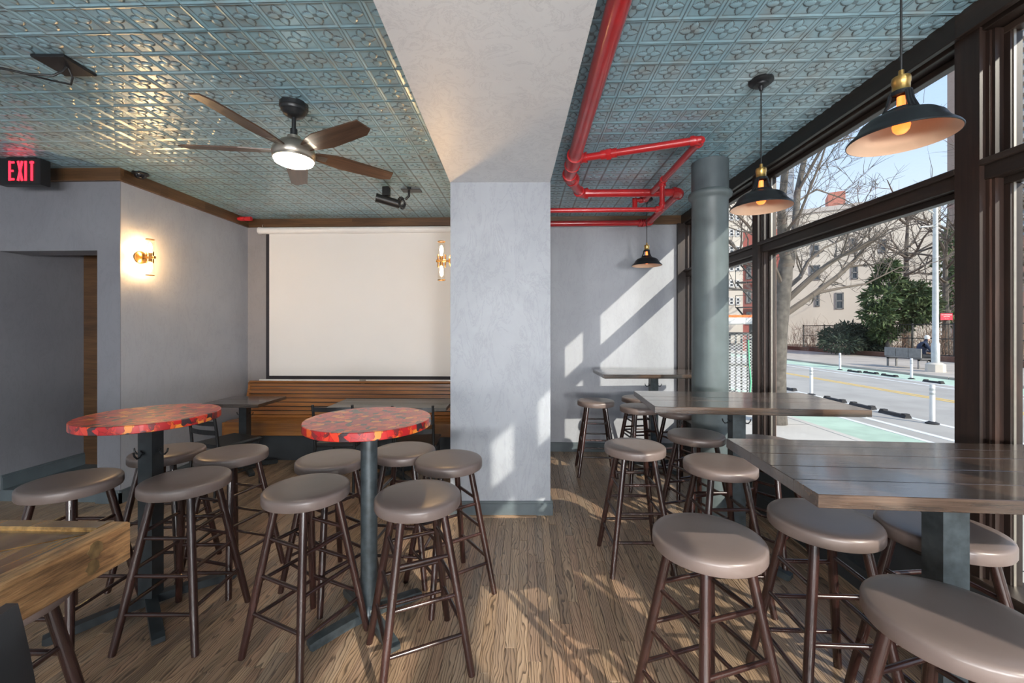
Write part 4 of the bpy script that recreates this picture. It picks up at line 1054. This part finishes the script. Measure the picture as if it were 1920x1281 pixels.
# ---------------------------------------------------------------- lamp post with sign
lpd = 16.4; lx, ly = C((1754-CX)/F*lpd, lpd)
lp = thing('street_lamp_post', 'pale steel lamp post on a concrete base across the street, right of the bench', 'lamp post', (lx, ly, ZG))
MB().lathe([(.30, 0), (.29, .30), (.2, .36), (0, .36)], n=8).build('base', CONC, lp)
MB().lathe([(.13, .34), (.13, 1.1), (.10, 1.15), (.095, 3.0), (.075, 6.6), (0, 6.6)], n=16).build('pole', GALV, lp)
MB().tube([(0, 0, 5.75), (-.55, .0, 5.72)], .03, 8).build('side_arm', GALV, lp)
MB().tube([(0, 0, 6.2), (-.35, 0, 6.45), (-.8, 0, 6.7)], .03, 8).build('side_arm', GALV, lp)
sg = MB().box((.08, -.12, 2.04), (.54, -.105, 2.30), bev=.003).build('parking_sign', simple('red_sign', (.62, .02, .05), .5), lp)
def text(s, size, loc, mat, parent, depth=.002):
    cu = bpy.data.curves.new('lettering', 'FONT'); cu.body = s; cu.size = size; cu.align_x = 'CENTER'; cu.extrude = depth
    ob = bpy.data.objects.new('tmp', cu); COL.objects.link(ob); bpy.context.view_layer.update()
    me = bpy.data.meshes.new_from_object(ob.evaluated_get(bpy.context.evaluated_depsgraph_get())); bpy.data.objects.remove(ob)
    me.name = 'lettering'; me.materials.clear(); me.materials.append(mat)
    o = bpy.data.objects.new('lettering', me); COL.objects.link(o); o.parent = parent; o.location = loc; o.rotation_euler = (pi/2, 0, 0); return o
text('NO STANDING', .058, (.31, -.122, 2.225), WHITEF, sg); text('ANYTIME', .058, (.31, -.122, 2.155), WHITEF, sg); text('<---->', .058, (.31, -.122, 2.07), WHITEF, sg)

# ---------------------------------------------------------------- mesh shed on the near kerb
MG = simple('dark_steel_frame', (.06, .063, .066), .55, .3)
shx0, shx1, shy = 3.3, 5.12, 9.5
sh = thing('mesh_shed', 'open kerbside shed of dark bars and wire mesh with a flat white roof', 'shed', (shx0, shy, ZG)); wS = shx1-shx0
MB().box((-.1, -.25, 1.80), (wS+.1, 2.3, 1.94), bev=.01).build('roof', WHITEP, sh)
MB().box((wS-.75, -.2, 1.94), (wS-.1, .3, 2.0)).build('orange_board', simple('orange_plastic', (.8, .2, .04), .5), sh)
for x in (0, wS-.06):
    for y in (0, 2.0): MB().box((x, y, 0), (x+.06, y+.06, 1.8)).build('post', MG, sh)
for z in (.12, .85, 1.55): MB().box((0, 0, z), (wS, .05, z+.06)).build('rail', MG, sh)
for k in range(1, 14): MB().box((k*.13, .01, .12), (k*.13+.03, .035, 1.6)).build('bar', MG, sh)
for z in (.12, 1.55): MB().box((wS-.06, 0, z), (wS, 2.0, z+.06)).build('side_rail', MG, sh)
ms = MB()
for r_ in range(44):
    z = .15+r_*.033
    ms.tube([(x_*.05, -.012, z+(.013 if (x_+r_) % 2 else -.013)) for x_ in range(int(wS/.05)+1)], .0045, 3, cap=False)
ms.build('wire_mesh', GALV, sh)['kind'] = 'stuff'
MB().tube([(wS-.12, -.03, 1.45), (wS-.10, -.035, .9), (wS-.06, -.03, .5), (wS-.1, -.03, .05)], .014, 8).build('green_cord', simple('green_cord', (.15, .62, .35), .5), sh)

# ---------------------------------------------------------------- buildings
def facade(t, d, u0, u1, vtop, depth, m, name='walls', street=False):
    # street: the wall runs along the street (towards the camera); else it faces the viewer square on
    k0, k1 = (u0-CX)/F, (u1-CX)/F; al = pi/2 if street else math.atan(k0)
    h = EYE+(HY-vtop)*d/F-ZG; x, y = C(k0*d, d); t.location = (x, y, ZG); t.rotation_euler = (0, 0, TH-al)
    par = lambda u: ((u-CX)/F*d-k0*d)/(cos(al)+(u-CX)/F*sin(al))
    def at(u, v):
        s = par(u); return s, EYE-(v-HY)*(d-s*sin(al))/F-ZG
    W = par(u1); MB().box((0, 0, 0), (W, depth, h)).build(name, m, t); return at
def fwin(t, at, ua, va, ub, vb, frame=WINDARK, pane=WINDARK, fr=.12, y=-.06):
    x0, z1 = at(ua, va); x1, _ = at(ub, va); _, z0 = at(ua, vb)
    f = MB()
    for a, b in (((x0, z0), (x0+fr, z1)), ((x1-fr, z0), (x1, z1)), ((x0, z0), (x1, z0+fr)), ((x0, z1-fr), (x1, z1)), ((x0, (z0+z1)/2-fr/2), (x1, (z0+z1)/2+fr/2))):
        f.box((a[0], y, a[1]), (b[0], .02, b[1]))
    fo = f.build('window', frame, t); MB().box((x0+.02, -.02, z0+.02), (x1-.02, .01, z1-.02)).build('pane', pane, fo)
WFR = simple('gray_window_frame', (.2, .2, .2), .6)
b1 = thing('apartment_house', 'cream painted building with a few dark windows behind the park evergreens', 'building')
A1_ = facade(b1, 46, 1448, 1764, 404, 14, CREAM)
for r_ in ((1521, 460, 1536, 482), (1595, 447, 1608, 476), (1649, 449, 1662, 475), (1518, 498, 1538, 526), (1596, 499, 1609, 524), (1566, 549, 1582, 580), (1528, 552, 1537, 575)): fwin(b1, A1_, *r_, frame=WFR)
zt_ = A1_(1448, 404)[1]; MB().box((0, -.12, zt_-.25), (A1_(1764, 404)[0], .4, zt_+.2)).build('parapet', SLAB, b1)
MB().box((A1_(1555, 400)[0], 1, zt_-.5), (A1_(1588, 400)[0], 4, zt_+1.9)).build('brick_penthouse', simple('orange_brick', (.5, .2, .15), .9), b1)
b2 = thing('brick_house', 'red brick building with black fire escape, left of the bare street tree', 'building')
A2_ = facade(b2, 32, 1393, 1466, 436, 12, REDBR)
for v in (462, 500, 545, 585):
    fwin(b2, A2_, 1399, v, 1409, v+24, frame=WFR); fwin(b2, A2_, 1424, v, 1434, v+24, frame=WFR)
for v in (490, 532, 578):
    z = A2_(1395, v)[1]; fe = MB().box((-.5, -1.0, z), (1.3, -.1, z+.06)).build('fire_escape', FB, b2)
    MB().box((-.5, -1.0, z+.9), (1.3, -.96, z+.94)).box((-.5, -1, z), (-.46, -.96, z+.94)).box((1.26, -1, z), (1.3, -.96, z+.94)).build('railing', FB, fe)
    MB().tube([(-.4, -.6, z), (.9, -.5, z-1.75)], .06, 4).build('ladder', FB, fe)
b3 = thing('white_block', 'pale apartment block with white-framed windows seen past the gray column', 'building')
A3_ = facade(b3, 50, 1240, 1410, 350, 10, CREAM)
for v in (400, 430, 462, 495, 525, 558, 590):
    for u in (1255, 1272, 1290, 1308, 1340, 1355, 1367, 1379): fwin(b3, A3_, u, v, u+9, v+14, frame=WHITEF)
b4 = thing('distant_tower', 'faint pale tower far behind the bare street tree', 'building'); A4_ = facade(b4, 150, 1468, 1489, 318, 12, PALE)
PG = simple('pale_glass', (.5, .53, .57), .4)
for v in range(330, 600, 14):
    x0, z1 = A4_(1471, v); x1, z0 = A4_(1486, v+5); MB().box((x0, -.1, z0), (x1, .02, z1)).build('window_strip', PG, b4)
b5 = thing('brick_tower', 'tall brown brick apartment tower with stacked balconies, at the upper right pane', 'building')
A5_ = facade(b5, 124, 1776, 2010, -120, 25, BROWNBR, street=True)
TG = simple('tower_glass', (.25, .3, .36), .2)
for k in range(38):
    z = 4+k*2.85; x0 = A5_(1893, 0)[0]; x1 = A5_(1975, 0)[0]
    MB().box((x0, -1.5, z), (x1, 0, z+.25)).box((x0, -1.5, z+.25), (x1, -1.4, z+1.15)).build('balcony', SLAB, b5)
    MB().box((x0+.5, -.08, z+.4), (x1-.5, .01, z+2.4)).build('window', TG, b5)
b6 = thing('low_brick_house', 'low reddish building behind the bare trees at the right pane', 'building'); A6_ = facade(b6, 75, 1785, 2050, 455, 12, simple('dull_red_brick', (.3, .17, .14), .9, var=.1, sc=.3))
for u in (1790, 1830, 1880, 1905, 1940): fwin(b6, A6_, u, 520, u+14, 548, frame=WFR); fwin(b6, A6_, u, 470, u+14, 498, frame=WFR)
bpy.context.view_layer.update()
